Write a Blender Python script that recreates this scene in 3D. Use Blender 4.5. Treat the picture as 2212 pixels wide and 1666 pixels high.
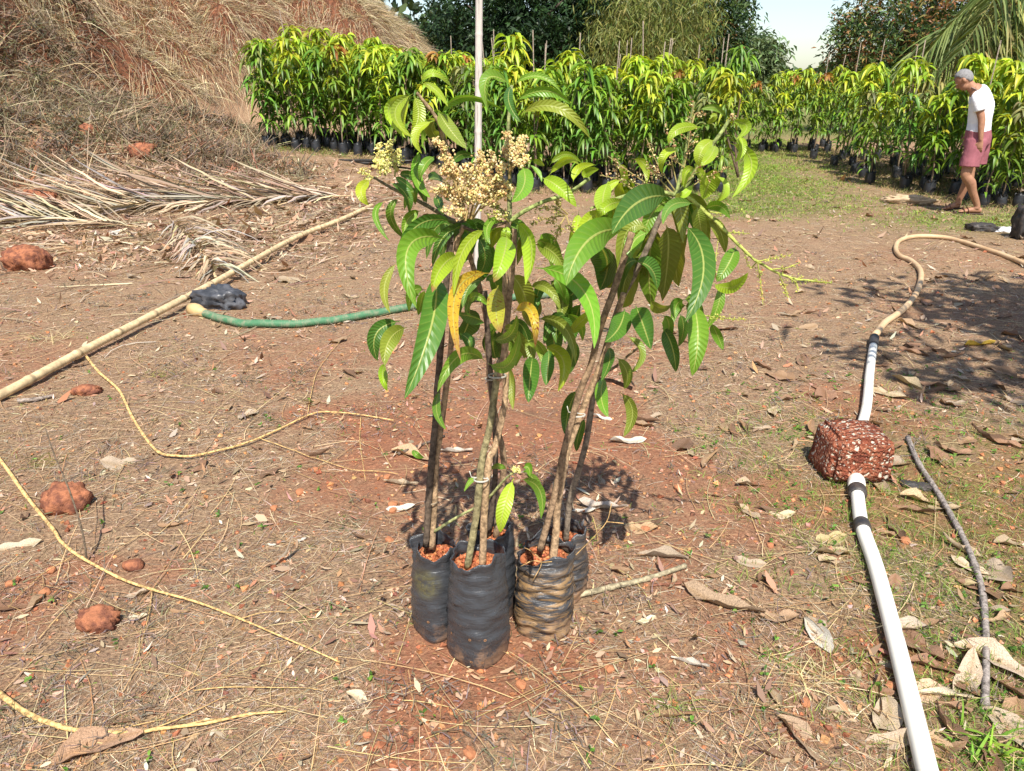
import bpy, math, random
import numpy as np
from mathutils import Vector, Matrix

for o in list(bpy.data.objects):
    bpy.data.objects.remove(o)
SC = bpy.context.scene
COL = SC.collection
RNG = np.random.default_rng(7)
random.seed(7)

# ------------------------------------------------------------------ camera, sky, sun, exposure
CAM_H = 1.5
PITCH = math.radians(20.9)
FOC = 1703.0          # focal length in pixels of a 2212 px wide picture
cam_d = bpy.data.cameras.new('camera')
cam_d.sensor_width = 36.0
cam_d.lens = 36.0 * FOC / 2212.0
cam_d.clip_start = 0.05
cam_d.clip_end = 2000.0
cam = bpy.data.objects.new('camera', cam_d)
COL.objects.link(cam)
cam.location = (0, 0, CAM_H)
cam.rotation_euler = (math.radians(90) - PITCH, 0, 0)
SC.camera = cam

SHADOW = Vector((-0.06, 0.72, -1.0)).normalized()      # the way the sunlight travels
SUN_EL = math.asin(-SHADOW.z)
SUN_AZ = math.atan2(-SHADOW.x, -SHADOW.y)
world = bpy.data.worlds.new('World')
SC.world = world
world.use_nodes = True
wn = world.node_tree.nodes
wl = world.node_tree.links
wn.clear()
w_out = wn.new('ShaderNodeOutputWorld')
w_bg = wn.new('ShaderNodeBackground')
w_sky = wn.new('ShaderNodeTexSky')
w_sky.sky_type = 'NISHITA'
w_sky.sun_disc = False
w_sky.sun_elevation = SUN_EL
w_sky.sun_rotation = SUN_AZ
w_sky.air_density = 1.0
w_sky.dust_density = 1.0
w_sky.ozone_density = 1.0
w_bg.inputs['Strength'].default_value = 0.105
wl.new(w_sky.outputs[0], w_bg.inputs['Color'])
wl.new(w_bg.outputs[0], w_out.inputs['Surface'])

sun_d = bpy.data.lights.new('sun', 'SUN')
sun_d.energy = 4.6
sun_d.angle = math.radians(0.55)
sun_d.color = (1.0, 0.95, 0.86)
sun = bpy.data.objects.new('sun', sun_d)
COL.objects.link(sun)
sun.rotation_euler = SHADOW.to_track_quat('-Z', 'Y').to_euler()
sun.location = (3, -6, 12)

vs = SC.view_settings
vs.view_transform = 'Standard'
vs.look = 'None'
vs.gamma = 1.0
vs.use_curve_mapping = False
vs.exposure = 0.84
SC.cycles.max_bounces = 8
SC.cycles.transparent_max_bounces = 8
SC.cycles.use_denoising = True

# ------------------------------------------------------------------ numeric helpers
def S(t):
    t = np.clip(t, 0.0, 1.0)
    return t * t * (3 - 2 * t)

def _hash(i, j, s):
    h = np.sin(i * 127.1 + j * 311.7 + s * 74.7) * 43758.5453
    return h - np.floor(h)

def vn(x, y, s=0.0):
    x = np.asarray(x, float); y = np.asarray(y, float)
    i = np.floor(x); j = np.floor(y)
    fx = x - i; fy = y - j
    fx = fx * fx * (3 - 2 * fx); fy = fy * fy * (3 - 2 * fy)
    a = _hash(i, j, s); b = _hash(i + 1, j, s); c = _hash(i, j + 1, s); d = _hash(i + 1, j + 1, s)
    return (a * (1 - fx) + b * fx) * (1 - fy) + (c * (1 - fx) + d * fx) * fy

def fbm(x, y, s=0.0, o=4):
    v = 0; a = 0.5; n = 0
    for k in range(o):
        v = v + a * vn(x, y, s + k * 3.1); n += a
        x = np.asarray(x) * 2.03; y = np.asarray(y) * 2.03; a *= 0.5
    return v / n

def unit(a):
    return a / np.maximum(np.linalg.norm(a, axis=-1, keepdims=True), 1e-9)

# terrain: yard, a rise towards the left, the earth bank
FOOT = np.array([(-40, -8), (-16, 4.6), (-8.6, 9.0), (-5.7, 11.3), (-4.9, 13.4), (-4.85, 15.4), (-5.2, 17.4), (-3.6, 18.6), (-1.2, 20.0), (-0.3, 22.5), (-0.6, 30), (-4, 60), (-60, 90)], float)

def bank_s(x, y):
    x = np.asarray(x, float); y = np.asarray(y, float)
    d = np.full(x.shape, 1e9)
    inside = np.zeros(x.shape, bool)
    n = len(FOOT)
    for k in range(n):
        a = FOOT[k]; b = FOOT[(k + 1) % n]
        ab = b - a
        if k < n - 1:
            t = np.clip(((x - a[0]) * ab[0] + (y - a[1]) * ab[1]) / (ab @ ab), 0, 1)
            d = np.minimum(d, np.hypot(x - a[0] - t * ab[0], y - a[1] - t * ab[1]))
        cond = (a[1] > y) != (b[1] > y)
        xi = a[0] + (y - a[1]) / (ab[1] if abs(ab[1]) > 1e-9 else 1e-9) * ab[0]
        inside ^= cond & (x < xi)
    return np.where(inside, d, -d)

def H(x, y):
    x = np.asarray(x, float); y = np.asarray(y, float)
    rise = 0.5 * S((y - 7) / 6.5) * S((1 - x) / 5.0)
    s = bank_s(x, y) + 0.7 * (fbm(x * 0.9, y * 0.9, 5.0, 3) - 0.5)
    gully = fbm((x * 0.75 + y * 0.66) * 1.1, (x * 0.66 - y * 0.75) * 0.35, 9.0, 3) - 0.5
    back = S((y - 15.8) / 1.6)
    steep = 1.55 * (1 - back) + 0.80 * back
    toe = 2.9 * (1 - back) + 0.2 * back
    s2 = s + gully * 1.1 * S(s / 2.0)
    bank = 0.27 * np.clip(s2, 0, toe) + steep * np.clip(s2 - toe, 0, 4.2) + 0.25 * np.clip(s2 - toe - 4.2, 0, 30)
    bank = bank + S(s / 1.0) * (0.55 * (fbm(x * 1.7, y * 1.7, 21.0, 3) - 0.5) + 0.9 * np.abs(fbm((x * 0.75 + y * 0.66) * 1.5, (x * 0.66 - y * 0.75) * 0.4, 27.0, 3) - 0.5) * S((s - 1.0) / 1.5))
    near = 0.030 * (fbm(x * 1.6, y * 1.6, 1.0, 3) - 0.5) + 0.016 * (fbm(x * 9, y * 9, 2.0, 2) - 0.5)
    far = 0.8 * (fbm(x * 0.05, y * 0.05, 3.0, 2) - 0.5) * S((np.hypot(x, y) - 40) / 60)
    heap = (0.42 * S((-3.0 - x) / 2.2) * np.exp(-((y - 11.75 - 0.10 * (x + 4)) / 0.62) ** 2) + 0.14 * S((-2.4 - x) / 2.0) * np.exp(-((y - 10.2) / 0.8) ** 2)) * (0.7 + 0.6 * fbm(x * 1.6, y * 1.6, 63.0, 3))
    return rise + bank + near + far + heap

def h1(x, y):
    return float(H(np.array([x]), np.array([y]))[0])

def bare(x, y):
    """0 = covered with dry thatch, 1 = bare red laterite soil"""
    n = fbm(np.asarray(x) * 1.5 + 3.3, np.asarray(y) * 1.1, 31.0, 4)
    b = S((n - 0.50) / 0.13)
    front = np.exp(-(((np.asarray(x) - 0.45) / 0.9) ** 2 + ((np.asarray(y) - 1.75) / 0.55) ** 2))
    mid = np.exp(-(((np.asarray(x) + 0.5) / 1.3) ** 2 + ((np.asarray(y) - 3.15) / 0.35) ** 2))
    midr = np.exp(-(((np.asarray(x) - 0.9) / 0.6) ** 2 + ((np.asarray(y) - 2.8) / 0.5) ** 2))
    return np.clip(b * 0.85 * (1 - 0.55 * S((np.asarray(y) - 3.3) / 2.0)) + 0.40 * front + 0.30 * mid + 0.16 * midr - 0.12 - 0.45 * np.exp(-(((np.asarray(x) - 0.25) / 0.8) ** 2 + ((np.asarray(y) - 2.6) / 0.45) ** 2)), 0, 1)

ST, CT = math.sin(PITCH), math.cos(PITCH)
def ray(u, v):
    a = (u - 1106.0) / FOC; b = -(v - 833.0) / FOC
    return np.array([a, CT + b * ST, -ST + b * CT])

def P(u, v, Y):
    d = ray(u, v)
    return np.array([0, 0, CAM_H]) + d * (Y / d[1])

_T = np.concatenate([np.linspace(0.6, 8, 700), np.linspace(8, 60, 900)[1:]])
def gp(u, v, dz=0.0):
    """the point of the ground seen at (u, v)"""
    d = ray(u, v)
    X = d[0] * _T; Y = d[1] * _T; Z = CAM_H + d[2] * _T
    g = Z - H(X, Y)
    k = np.argmax(g < 0)
    if g[k] >= 0:
        k = len(_T) - 1
    a = g[k - 1] / (g[k - 1] - g[k] + 1e-12)
    t = _T[k - 1] + a * (_T[k] - _T[k - 1])
    p = np.array([0, 0, CAM_H]) + d * t
    p[2] = h1(p[0], p[1]) + dz
    return p

def depth(p):
    return p[1] * CT + (CAM_H - p[2]) * ST

# ------------------------------------------------------------------ mesh building
class MB:
    def __init__(s):
        s.V = []; s.F = []; s.C = []; s.U = []; s.n = 0
    def add(s, v, f, c=None, uv=None):
        v = np.asarray(v, float).reshape(-1, 3)
        for ff in (f if isinstance(f, list) and len(f) and isinstance(f[0], np.ndarray) and f[0].ndim == 2 else [np.asarray(f, int)]):
            if len(ff):
                s.F.append(ff + s.n)
        if c is None:
            c = np.ones((len(v), 3)) * 0.5
        c = np.asarray(c, float)
        if c.ndim == 1:
            c = np.tile(c, (len(v), 1))
        s.C.append(c)
        s.U.append(np.zeros((len(v), 2)) if uv is None else np.asarray(uv, float))
        s.V.append(v); s.n += len(v)
        return s
    def mesh(s, name, mat, origin=(0, 0, 0), smooth=True):
        V = np.concatenate(s.V) - np.asarray(origin)
        me = bpy.data.meshes.new(name)
        me.vertices.add(len(V))
        me.vertices.foreach_set('co', V.astype(np.float32).ravel())
        loops = np.concatenate([f.ravel() for f in s.F])
        tot = np.concatenate([np.full(len(f), f.shape[1]) for f in s.F])
        st = np.concatenate([[0], np.cumsum(tot)[:-1]])
        me.loops.add(len(loops))
        me.loops.foreach_set('vertex_index', loops.astype(np.int32))
        me.polygons.add(len(tot))
        me.polygons.foreach_set('loop_start', st.astype(np.int32))
        me.polygons.foreach_set('use_smooth', np.full(len(tot), smooth))
        me.update(calc_edges=True)
        ca = me.color_attributes.new('Col', 'FLOAT_COLOR', 'POINT')
        C = np.concatenate(s.C)
        ca.data.foreach_set('color', np.concatenate([C, np.ones((len(C), 1))], 1).astype(np.float32).ravel())
        U = np.concatenate(s.U)
        if U.any():
            ul = me.uv_layers.new(name='UVMap')
            ul.data.foreach_set('uv', U[loops].astype(np.float32).ravel())
        if mat:
            me.materials.append(mat)
        return me
    def build(s, name, mat, parent=None, origin=None, smooth=True):
        if parent is not None:
            origin = ORIG[parent.name]
        elif origin is None:
            origin = (0, 0, 0)
        o = bpy.data.objects.new(name, s.mesh(name, mat, origin, smooth))
        COL.objects.link(o)
        if parent is None:
            o.location = origin
        else:
            o.parent = parent
        ORIG[o.name] = tuple(origin)
        return o

ORIG = {}
def thing(name, label, cat, loc=(0, 0, 0), group=None):
    o = bpy.data.objects.new(name, None)
    COL.objects.link(o)
    o.location = loc
    o.empty_display_size = 0.1
    ORIG[o.name] = tuple(loc)
    return tag(o, label, cat, group)

def tag(o, label, cat, group=None):
    o['label'] = label; o['category'] = cat
    if group: o['group'] = group
    return o

def kind(o, k, label=None):
    o['kind'] = k
    if label: o['label'] = label
    return o

def copy_thing(root, loc, rz=0.0, scale=1.0, label=None, group=None, tint=None, tilt=(0, 0)):
    r = root.copy(); COL.objects.link(r)
    r.location = loc; r.rotation_euler = (tilt[0], tilt[1], rz)
    r.scale = (scale,) * 3 if not hasattr(scale, '__len__') else scale
    if label: r['label'] = label
    if group: r['group'] = group
    if tint is not None: r.color = (*tint, 1)
    for ch in root.children:
        c = ch.copy(); COL.objects.link(c); c.parent = r
        if tint is not None: c.color = (*tint, 1)
    return r

def spline(pts, per=6):
    p = np.asarray(pts, float)
    q = np.concatenate([[2 * p[0] - p[1]], p, [2 * p[-1] - p[-2]]])
    out = []
    for k in range(1, len(q) - 2):
        for t in np.arange(per) / per:
            a, b, c, d = q[k - 1], q[k], q[k + 1], q[k + 2]
            out.append(0.5 * (2 * b + (c - a) * t + (2 * a - 5 * b + 4 * c - d) * t * t + (3 * b - a - 3 * c + d) * t ** 3))
    out.append(p[-1])
    return np.array(out)

def tube(pts, ra, n=8, rb=None, ref=(0, 0, 1), cap=True):
    """loft along pts; ra along the side axis, rb along the other"""
    p = np.asarray(pts, float); m = len(p)
    ra = np.broadcast_to(np.asarray(ra, float), (m,)); rb = ra if rb is None else np.broadcast_to(np.asarray(rb, float), (m,))
    t = unit(np.gradient(p, axis=0))
    ref = np.asarray(ref, float)
    if abs(t[m // 2] @ ref) > 0.95 * np.linalg.norm(ref):
        ref = np.array([1.0, 0.03, 0.02])
    a = np.cross(t[0], ref); a /= np.linalg.norm(a)
    A = []
    for k in range(m):
        a = a - t[k] * (a @ t[k]); a /= np.linalg.norm(a)
        A.append(a)
    A = np.array(A); B = np.cross(t, A)
    th = np.arange(n) / n * 2 * math.pi
    v = p[:, None] + A[:, None] * (np.cos(th)[None, :, None] * ra[:, None, None]) + B[:, None] * (np.sin(th)[None, :, None] * rb[:, None, None])
    v = v.reshape(-1, 3)
    i = np.arange(m - 1)[:, None] * n; j = np.arange(n)[None]; j2 = (j + 1) % n
    f = np.stack([i + j, i + j2, i + n + j2, i + n + j], -1).reshape(-1, 4)
    if not cap:
        return v, [f]
    v = np.concatenate([v, p[:1], p[-1:]])
    jj = np.arange(n); b0 = (m - 1) * n
    f0 = np.stack([(jj + 1) % n, jj, np.full(n, m * n)], -1)
    f1 = np.stack([b0 + jj, b0 + (jj + 1) % n, np.full(n, m * n + 1)], -1)
    return v, [f, f0, f1]

def ribbons(base, d, L, W, bend, nseg=2, col=None, side=None, taper=0.7, prof=None, fold=0.0):
    """many thin blades at once. fold > 0 gives a keeled, three-point section"""
    base = np.asarray(base, float); N = len(base)
    d = unit(np.asarray(d, float)); L = np.broadcast_to(L, (N,)); W = np.broadcast_to(W, (N,))
    t = np.linspace(0, 1, nseg + 1)
    pos = base[:, None] + (d[:, None] * t[None, :, None] + bend[:, None] * (t ** 2)[None, :, None]) * L[:, None, None]
    tan = unit(d[:, None] + 2 * bend[:, None] * t[None, :, None])
    if side is None:
        side = unit(np.cross(d, RNG.normal(size=(N, 3))))
    sd = side[:, None] - tan * (side[:, None] * tan).sum(-1, keepdims=True)
    sd = unit(sd)
    pr = (1 - taper * t) if prof is None else prof(t)
    hw = 0.5 * W[:, None, None] * pr[None, :, None]
    if fold:
        nr = np.cross(tan, sd)
        rows = np.stack([pos - sd * hw + nr * hw * fold, pos, pos + sd * hw + nr * hw * fold], 2)
        k = 3
    else:
        rows = np.stack([pos - sd * hw, pos + sd * hw], 2)
        k = 2
    v = rows.reshape(-1, 3)
    o = (np.arange(N) * (nseg + 1) * k)[:, None, None]
    i = (np.arange(nseg) * k)[None, :, None]
    j = np.arange(k - 1)[None, None]
    f = np.stack([o + i + j, o + i + j + 1, o + i + k + j + 1, o + i + k + j], -1).reshape(-1, 4)
    c = None
    if col is not None:
        c = np.repeat(np.asarray(col, float), (nseg + 1) * k, 0)
    return v, [f], c

OCT = np.array([(1, 0, 0), (-1, 0, 0), (0, 1, 0), (0, -1, 0), (0, 0, 1), (0, 0, -1)], float)
OCF = np.array([(0, 2, 4), (2, 1, 4), (1, 3, 4), (3, 0, 4), (2, 0, 5), (1, 2, 5), (3, 1, 5), (0, 3, 5)])
def blobs(c, r, col, jit=0.35, squash=1.0):
    c = np.asarray(c, float); N = len(c); r = np.broadcast_to(r, (N,))
    q = unit(RNG.normal(size=(N, 4)))
    w, x, y, z = q.T
    R = np.stack([np.stack([1 - 2 * (y * y + z * z), 2 * (x * y - z * w), 2 * (x * z + y * w)], -1),
                  np.stack([2 * (x * y + z * w), 1 - 2 * (x * x + z * z), 2 * (y * z - x * w)], -1),
                  np.stack([2 * (x * z - y * w), 2 * (y * z + x * w), 1 - 2 * (x * x + y * y)], -1)], 1)
    loc = OCT[None] * (1 + jit * RNG.uniform(-1, 1, (N, 6, 1)))
    v = np.einsum('nij,nkj->nki', R, loc) * r[:, None, None]
    v[..., 2] *= squash
    v += c[:, None]
    f = (OCF[None] + (np.arange(N) * 6)[:, None, None]).reshape(-1, 3)
    return v.reshape(-1, 3), [f], np.repeat(np.asarray(col, float), 6, 0)

def ico(sub=2):
    import bmesh
    bm = bmesh.new()
    bmesh.ops.create_icosphere(bm, subdivisions=sub, radius=1.0)
    v = np.array([x.co[:] for x in bm.verts]); f = np.array([[q.index for q in x.verts] for x in bm.faces])
    bm.free()
    return v, f

def rock(size, seed, sub=3, rough=0.25):
    v, f = ico(sub)
    n = fbm(v[:, 0] * 1.7 + seed, v[:, 1] * 1.7 + v[:, 2] * 1.3, seed, 3) - 0.5
    m = fbm(v[:, 0] * 6 + seed, v[:, 1] * 6 + v[:, 2] * 5, seed + 4, 3) - 0.5
    m2 = fbm(v[:, 0] * 13 + seed, v[:, 1] * 13 + v[:, 2] * 12, seed + 8, 2) - 0.5
    v = v * (1 + rough * 2.6 * n + rough * 1.5 * m + rough * 1.3 * m2)[:, None]
    v = np.sign(v) * np.abs(v) ** 0.85 * np.asarray(size)
    return v, f

def palette(N, cols, jit=0.12):
    cols = np.asarray(cols, float)
    c = cols[RNG.integers(0, len(cols), N)]
    return np.clip(c * (1 + jit * RNG.normal(size=(N, 1))) * (1 + 0.06 * RNG.normal(size=(N, 3))), 0.004, 1)

# ------------------------------------------------------------------ materials
def mat_new(name):
    m = bpy.data.materials.new(name); m.use_nodes = True
    nt = m.node_tree; nt.nodes.clear()
    return m, nt, nt.nodes, nt.links

class N:
    """tiny node helper"""
    def __init__(s, nt): s.nt = nt
    def new(s, t, **k):
        n = s.nt.nodes.new(t)
        for a, b in k.items(): setattr(n, a, b)
        return n
    def link(s, a, b): s.nt.links.new(a, b)
    def val(s, sock, v):
        if hasattr(v, 'links') or hasattr(v, 'is_linked'): s.link(v, sock)
        elif v is not None: sock.default_value = v
    def math(s, op, a, b=None, c=None, clamp=False):
        n = s.new('ShaderNodeMath', operation=op, use_clamp=clamp)
        s.val(n.inputs[0], a); s.val(n.inputs[1], b)
        if c is not None: s.val(n.inputs[2], c)
        return n.outputs[0]
    def mix(s, f, a, b, mode='MIX'):
        n = s.new('ShaderNodeMix', data_type='RGBA', blend_type=mode)
        s.val(n.inputs[0], f); s.val(n.inputs[6], a); s.val(n.inputs[7], b)
        return n.outputs[2]
    def noise(s, vec, scale, detail=4.0, rough=0.6, dist=0.0):
        n = s.new('ShaderNodeTexNoise')
        if vec is not None: s.link(vec, n.inputs['Vector'])
        n.inputs['Scale'].default_value = scale; n.inputs['Detail'].default_value = detail
        n.inputs['Roughness'].default_value = rough; n.inputs['Distortion'].default_value = dist
        return n.outputs[0]
    def ramp(s, f, lo, hi):
        n = s.new('ShaderNodeMapRange', interpolation_type='SMOOTHSTEP')
        s.val(n.inputs[0], f); n.inputs[1].default_value = lo; n.inputs[2].default_value = hi
        return n.outputs[0]
    def mapping(s, vec, scale):
        n = s.new('ShaderNodeMapping'); s.link(vec, n.inputs[0]); n.inputs[3].default_value = scale
        return n.outputs[0]
    def bump(s, h, strength=0.3, dist=0.01):
        n = s.new('ShaderNodeBump'); s.link(h, n.inputs['Height'])
        n.inputs['Strength'].default_value = strength; n.inputs['Distance'].default_value = dist
        return n.outputs[0]
    def pbr(s, col, rough=0.8, normal=None, spec=0.3, **k):
        n = s.new('ShaderNodeBsdfPrincipled')
        s.val(n.inputs['Base Color'], col); s.val(n.inputs['Roughness'], rough)
        s.val(n.inputs['Specular IOR Level'], spec)
        if normal is not None: s.link(normal, n.inputs['Normal'])
        for a, b in k.items(): s.val(n.inputs[a], b)
        return n.outputs[0]
    def out(s, sh):
        n = s.new('ShaderNodeOutputMaterial'); s.link(sh, n.inputs['Surface'])

def mat_col(name, rough=0.8, transl=0.0, tint=False, spec=0.25, grain=0.0, gscale=40.0, bump=0.0):
    """colour comes from each piece's own stored colour (times the object's tint)"""
    m, nt, _, _ = mat_new(name); n = N(nt)
    c = n.new('ShaderNodeAttribute', attribute_name='Col').outputs['Color']
    if tint:
        c = n.mix(1.0, c, n.new('ShaderNodeObjectInfo').outputs['Color'], 'MULTIPLY')
    nor = None
    if grain:
        tc = n.new('ShaderNodeTexCoord').outputs['Object']
        g = n.noise(tc, gscale, 5.0, 0.65)
        c = n.mix(grain, c, n.mix(n.ramp(g, 0.3, 0.7), (0.25, 0.22, 0.2, 1), (1.7, 1.65, 1.6, 1)), 'MULTIPLY')
        if bump:
            nor = n.bump(g, bump, 0.01)
    sh = n.pbr(c, rough, nor, spec)
    if transl:
        t = n.new('ShaderNodeBsdfTranslucent')
        n.link(n.mix(1.0, c, (1.25, 1.15, 0.55, 1), 'MULTIPLY'), t.inputs['Color'])
        mx = n.new('ShaderNodeMixShader'); mx.inputs[0].default_value = transl
        n.link(sh, mx.inputs[1]); n.link(t.outputs[0], mx.inputs[2]); sh = mx.outputs[0]
    n.out(sh)
    return m

def mat_plain(name, col, rough=0.7, spec=0.3, var=0.25, scale=12.0, bump=0.15, col2=None, lo=0.35, hi=0.7, stretch=(1, 1, 1)):
    m, nt, _, _ = mat_new(name); n = N(nt)
    tc = n.mapping(n.new('ShaderNodeTexCoord').outputs['Object'], stretch)
    g = n.noise(tc, scale, 6.0, 0.65); g2 = n.noise(tc, scale * 4.3, 4.0, 0.6)
    c2 = col2 if col2 else tuple(x * (1 - var) for x in col)
    c = n.mix(n.ramp(g, lo, hi), (*col, 1), (*c2, 1))
    c = n.mix(var, c, n.mix(g2, (0.5, 0.5, 0.5, 1), (1.5, 1.5, 1.5, 1)), 'MULTIPLY')
    n.out(n.pbr(c, rough, n.bump(n.math('ADD', g, n.math('MULTIPLY', g2, 0.4)), bump, 0.01), spec))
    return m

# the yard's earth: red laterite, dry thatch, grey weed litter, green moss by the path
def mat_ground():
    m, nt, _, _ = mat_new('earth'); n = N(nt)
    pos = n.new('ShaderNodeNewGeometry').outputs['Position']
    a = n.new('ShaderNodeAttribute', attribute_name='Col').outputs['Color']
    sp = n.new('ShaderNodeSeparateColor'); n.link(a, sp.inputs[0])
    bareness, green, bank = sp.outputs[0], sp.outputs[1], sp.outputs[2]
    n1 = n.noise(pos, 2.2, 6, 0.7); n2 = n.noise(pos, 14, 6, 0.7, 0.6); n3 = n.noise(pos, 75, 5, 0.7); n4 = n.noise(pos, 0.9, 3, 0.6)
    soil = n.mix(n2, (0.19, 0.075, 0.042, 1), (0.38, 0.175, 0.10, 1))
    soil = n.mix(n.ramp(n3, 0.45, 0.75), soil, (0.46, 0.22, 0.12, 1))
    soil = n.mix(n.math('MULTIPLY', n.ramp(n1, 0.52, 0.72), 0.75), soil, (0.13, 0.075, 0.05, 1))
    th = n.mix(n.ramp(n3, 0.3, 0.7), (0.165, 0.10, 0.062, 1), (0.45, 0.305, 0.185, 1))
    th = n.mix(n.math('MULTIPLY', n.ramp(n2, 0.5, 0.72), 0.6), th, (0.22, 0.16, 0.12, 1))
    f = n.math('ADD', bareness, n.math('MULTIPLY', n.math('SUBTRACT', n2, 0.5), 1.6), None, True)
    c = n.mix(f, th, soil)
    gr = n.mix(n.ramp(n3, 0.35, 0.65), (0.05, 0.085, 0.015, 1), (0.17, 0.22, 0.05, 1))
    c = n.mix(n.math('MULTIPLY', green, n.ramp(n2, 0.3, 0.6)), c, gr)
    bk = n.mix(n.ramp(n2, 0.35, 0.7), (0.08, 0.034, 0.021, 1), (0.26, 0.10, 0.052, 1))
    bk = n.mix(n.math('MULTIPLY', n.ramp(n3, 0.52, 0.7), 0.7), bk, (0.36, 0.20, 0.10, 1))
    c = n.mix(bank, c, bk)
    hgt = n.math('ADD', n.math('MULTIPLY', n2, 0.8), n3)
    n.out(n.pbr(c, 0.95, n.bump(hgt, 0.9, 0.02), 0.1))
    return m

def mat_leaf():
    m, nt, _, _ = mat_new('mango_leaf'); n = N(nt)
    uv = n.new('ShaderNodeUVMap').outputs[0]
    sx = n.new('ShaderNodeSeparateXYZ'); n.link(uv, sx.inputs[0])
    u, v = sx.outputs[0], sx.outputs[1]
    oi = n.new('ShaderNodeObjectInfo')
    a = n.math('ABSOLUTE', n.math('SUBTRACT', n.math('MULTIPLY', u, 2.0), 1.0))
    rib = n.math('SUBTRACT', 1.0, n.ramp(a, 0.04, 0.10))
    ph = n.math('FRACT', n.math('SUBTRACT', n.math('MULTIPLY', v, 16.0), n.math('MULTIPLY', a, 1.5)))
    tri = n.math('ABSOLUTE', n.math('SUBTRACT', ph, 0.5))
    vein = n.math('SUBTRACT', 1.0, n.ramp(tri, 0.03, 0.13))
    vein = n.math('MULTIPLY', vein, n.math('SUBTRACT', 1.0, n.ramp(a, 0.75, 0.98)))
    pos = n.new('ShaderNodeNewGeometry').outputs['Position']
    g = n.noise(pos, 26, 4, 0.6); g2 = n.noise(pos, 140, 3, 0.6)
    base = oi.outputs['Color']
    base = n.mix(0.55, base, n.mix(g, (0.55, 0.6, 0.5, 1), (1.45, 1.4, 1.3, 1)), 'MULTIPLY')
    lite = n.mix(0.55, base, (0.36, 0.42, 0.10, 1))
    c = n.mix(n.math('MULTIPLY', vein, 0.30), base, lite)
    c = n.mix(n.math('MULTIPLY', rib, 0.8), c, (0.42, 0.45, 0.13, 1))
    at = n.new('ShaderNodeAttribute', attribute_name='Col').outputs['Color']
    sp = n.new('ShaderNodeSeparateColor'); n.link(at, sp.inputs[0])
    # R: how brown and dry the tip is, G: yellowing leaf with rusty specks
    wear = n.math('MULTIPLY', sp.outputs[0], n.ramp(n.math('ADD', v, n.math('MULTIPLY', g, 0.35)), 0.95, 1.15))
    c = n.mix(wear, c, (0.30, 0.15, 0.06, 1))
    c = n.mix(n.math('MULTIPLY', sp.outputs[1], n.ramp(g2, 0.56, 0.64)), c, (0.25, 0.09, 0.02, 1))
    bm = n.math('SUBTRACT', n.math('MULTIPLY', tri, 2.0), rib)
    sh = n.pbr(c, n.math('ADD', 0.30, n.math('MULTIPLY', g2, 0.2)), n.bump(bm, 0.32, 0.004), 0.5)
    t = n.new('ShaderNodeBsdfTranslucent')
    n.link(n.mix(1.0, c, (1.35, 1.25, 0.5, 1), 'MULTIPLY'), t.inputs['Color'])
    mx = n.new('ShaderNodeMixShader'); mx.inputs[0].default_value = 0.32
    n.link(sh, mx.inputs[1]); n.link(t.outputs[0], mx.inputs[2])
    n.out(mx.outputs[0])
    return m

def mat_bag(dirt, streak, stain=None, bmp=0.55):
    m, nt, _, _ = mat_new('black_polythene'); n = N(nt)
    pos = n.new('ShaderNodeTexCoord').outputs['Object']
    sx = n.new('ShaderNodeSeparateXYZ'); n.link(pos, sx.inputs[0])
    z = sx.outputs[2]
    st = n.noise(n.mapping(pos, (7, 7, 55)), 1.6, 5, 0.7, 1.2)
    g = n.noise(pos, 13, 6, 0.7); fine = n.noise(pos, 120, 4, 0.7)
    c = n.mix(g, (0.026, 0.028, 0.032, 1), (0.062, 0.066, 0.074, 1))
    low = n.math('SUBTRACT', 1.0, n.ramp(z, 0.0, 0.17))
    dm = n.math('MULTIPLY', n.ramp(n.math('ADD', n.math('MULTIPLY', n.math('SUBTRACT', n.math('ADD', g, n.math('MULTIPLY', fine, 0.35)), 0.5), 1.7), n.math('MULTIPLY', low, 0.35)), 0.50, 0.80), n.math('ADD', 0.12, n.math('MULTIPLY', low, dirt)), None, True)
    c = n.mix(dm, c, (0.26, 0.14, 0.07, 1))
    if streak:
        up = n.math('SUBTRACT', 1.0, n.ramp(z, 0.19, 0.26))
        c = n.mix(n.math('MULTIPLY', n.math('MULTIPLY', n.ramp(st, 0.42, 0.62), streak), up), c, (0.27, 0.165, 0.075, 1))
    if stain:
        vm = n.new('ShaderNodeVectorMath', operation='DISTANCE'); n.link(pos, vm.inputs[0]); vm.inputs[1].default_value = stain
        sm = n.math('SUBTRACT', 1.0, n.ramp(n.math('ADD', vm.outputs['Value'], n.math('MULTIPLY', g, 0.05)), 0.045, 0.085))
        c = n.mix(n.math('MULTIPLY', n.math('MULTIPLY', sm, n.ramp(n.math('ADD', g, n.math('MULTIPLY', fine, 0.5)), 0.55, 0.9)), 0.9), c, (0.13, 0.115, 0.04, 1))
    c = n.mix(n.math('MULTIPLY', n.ramp(fine, 0.62, 0.75), 0.25), c, (0.3, 0.22, 0.16, 1))
    h = n.math('ADD', st, n.math('MULTIPLY', g, 0.4))
    n.out(n.pbr(c, n.math('ADD', 0.27, n.math('MULTIPLY', dm, 0.5)), n.bump(h, bmp, 0.012), 0.6))
    return m

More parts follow.
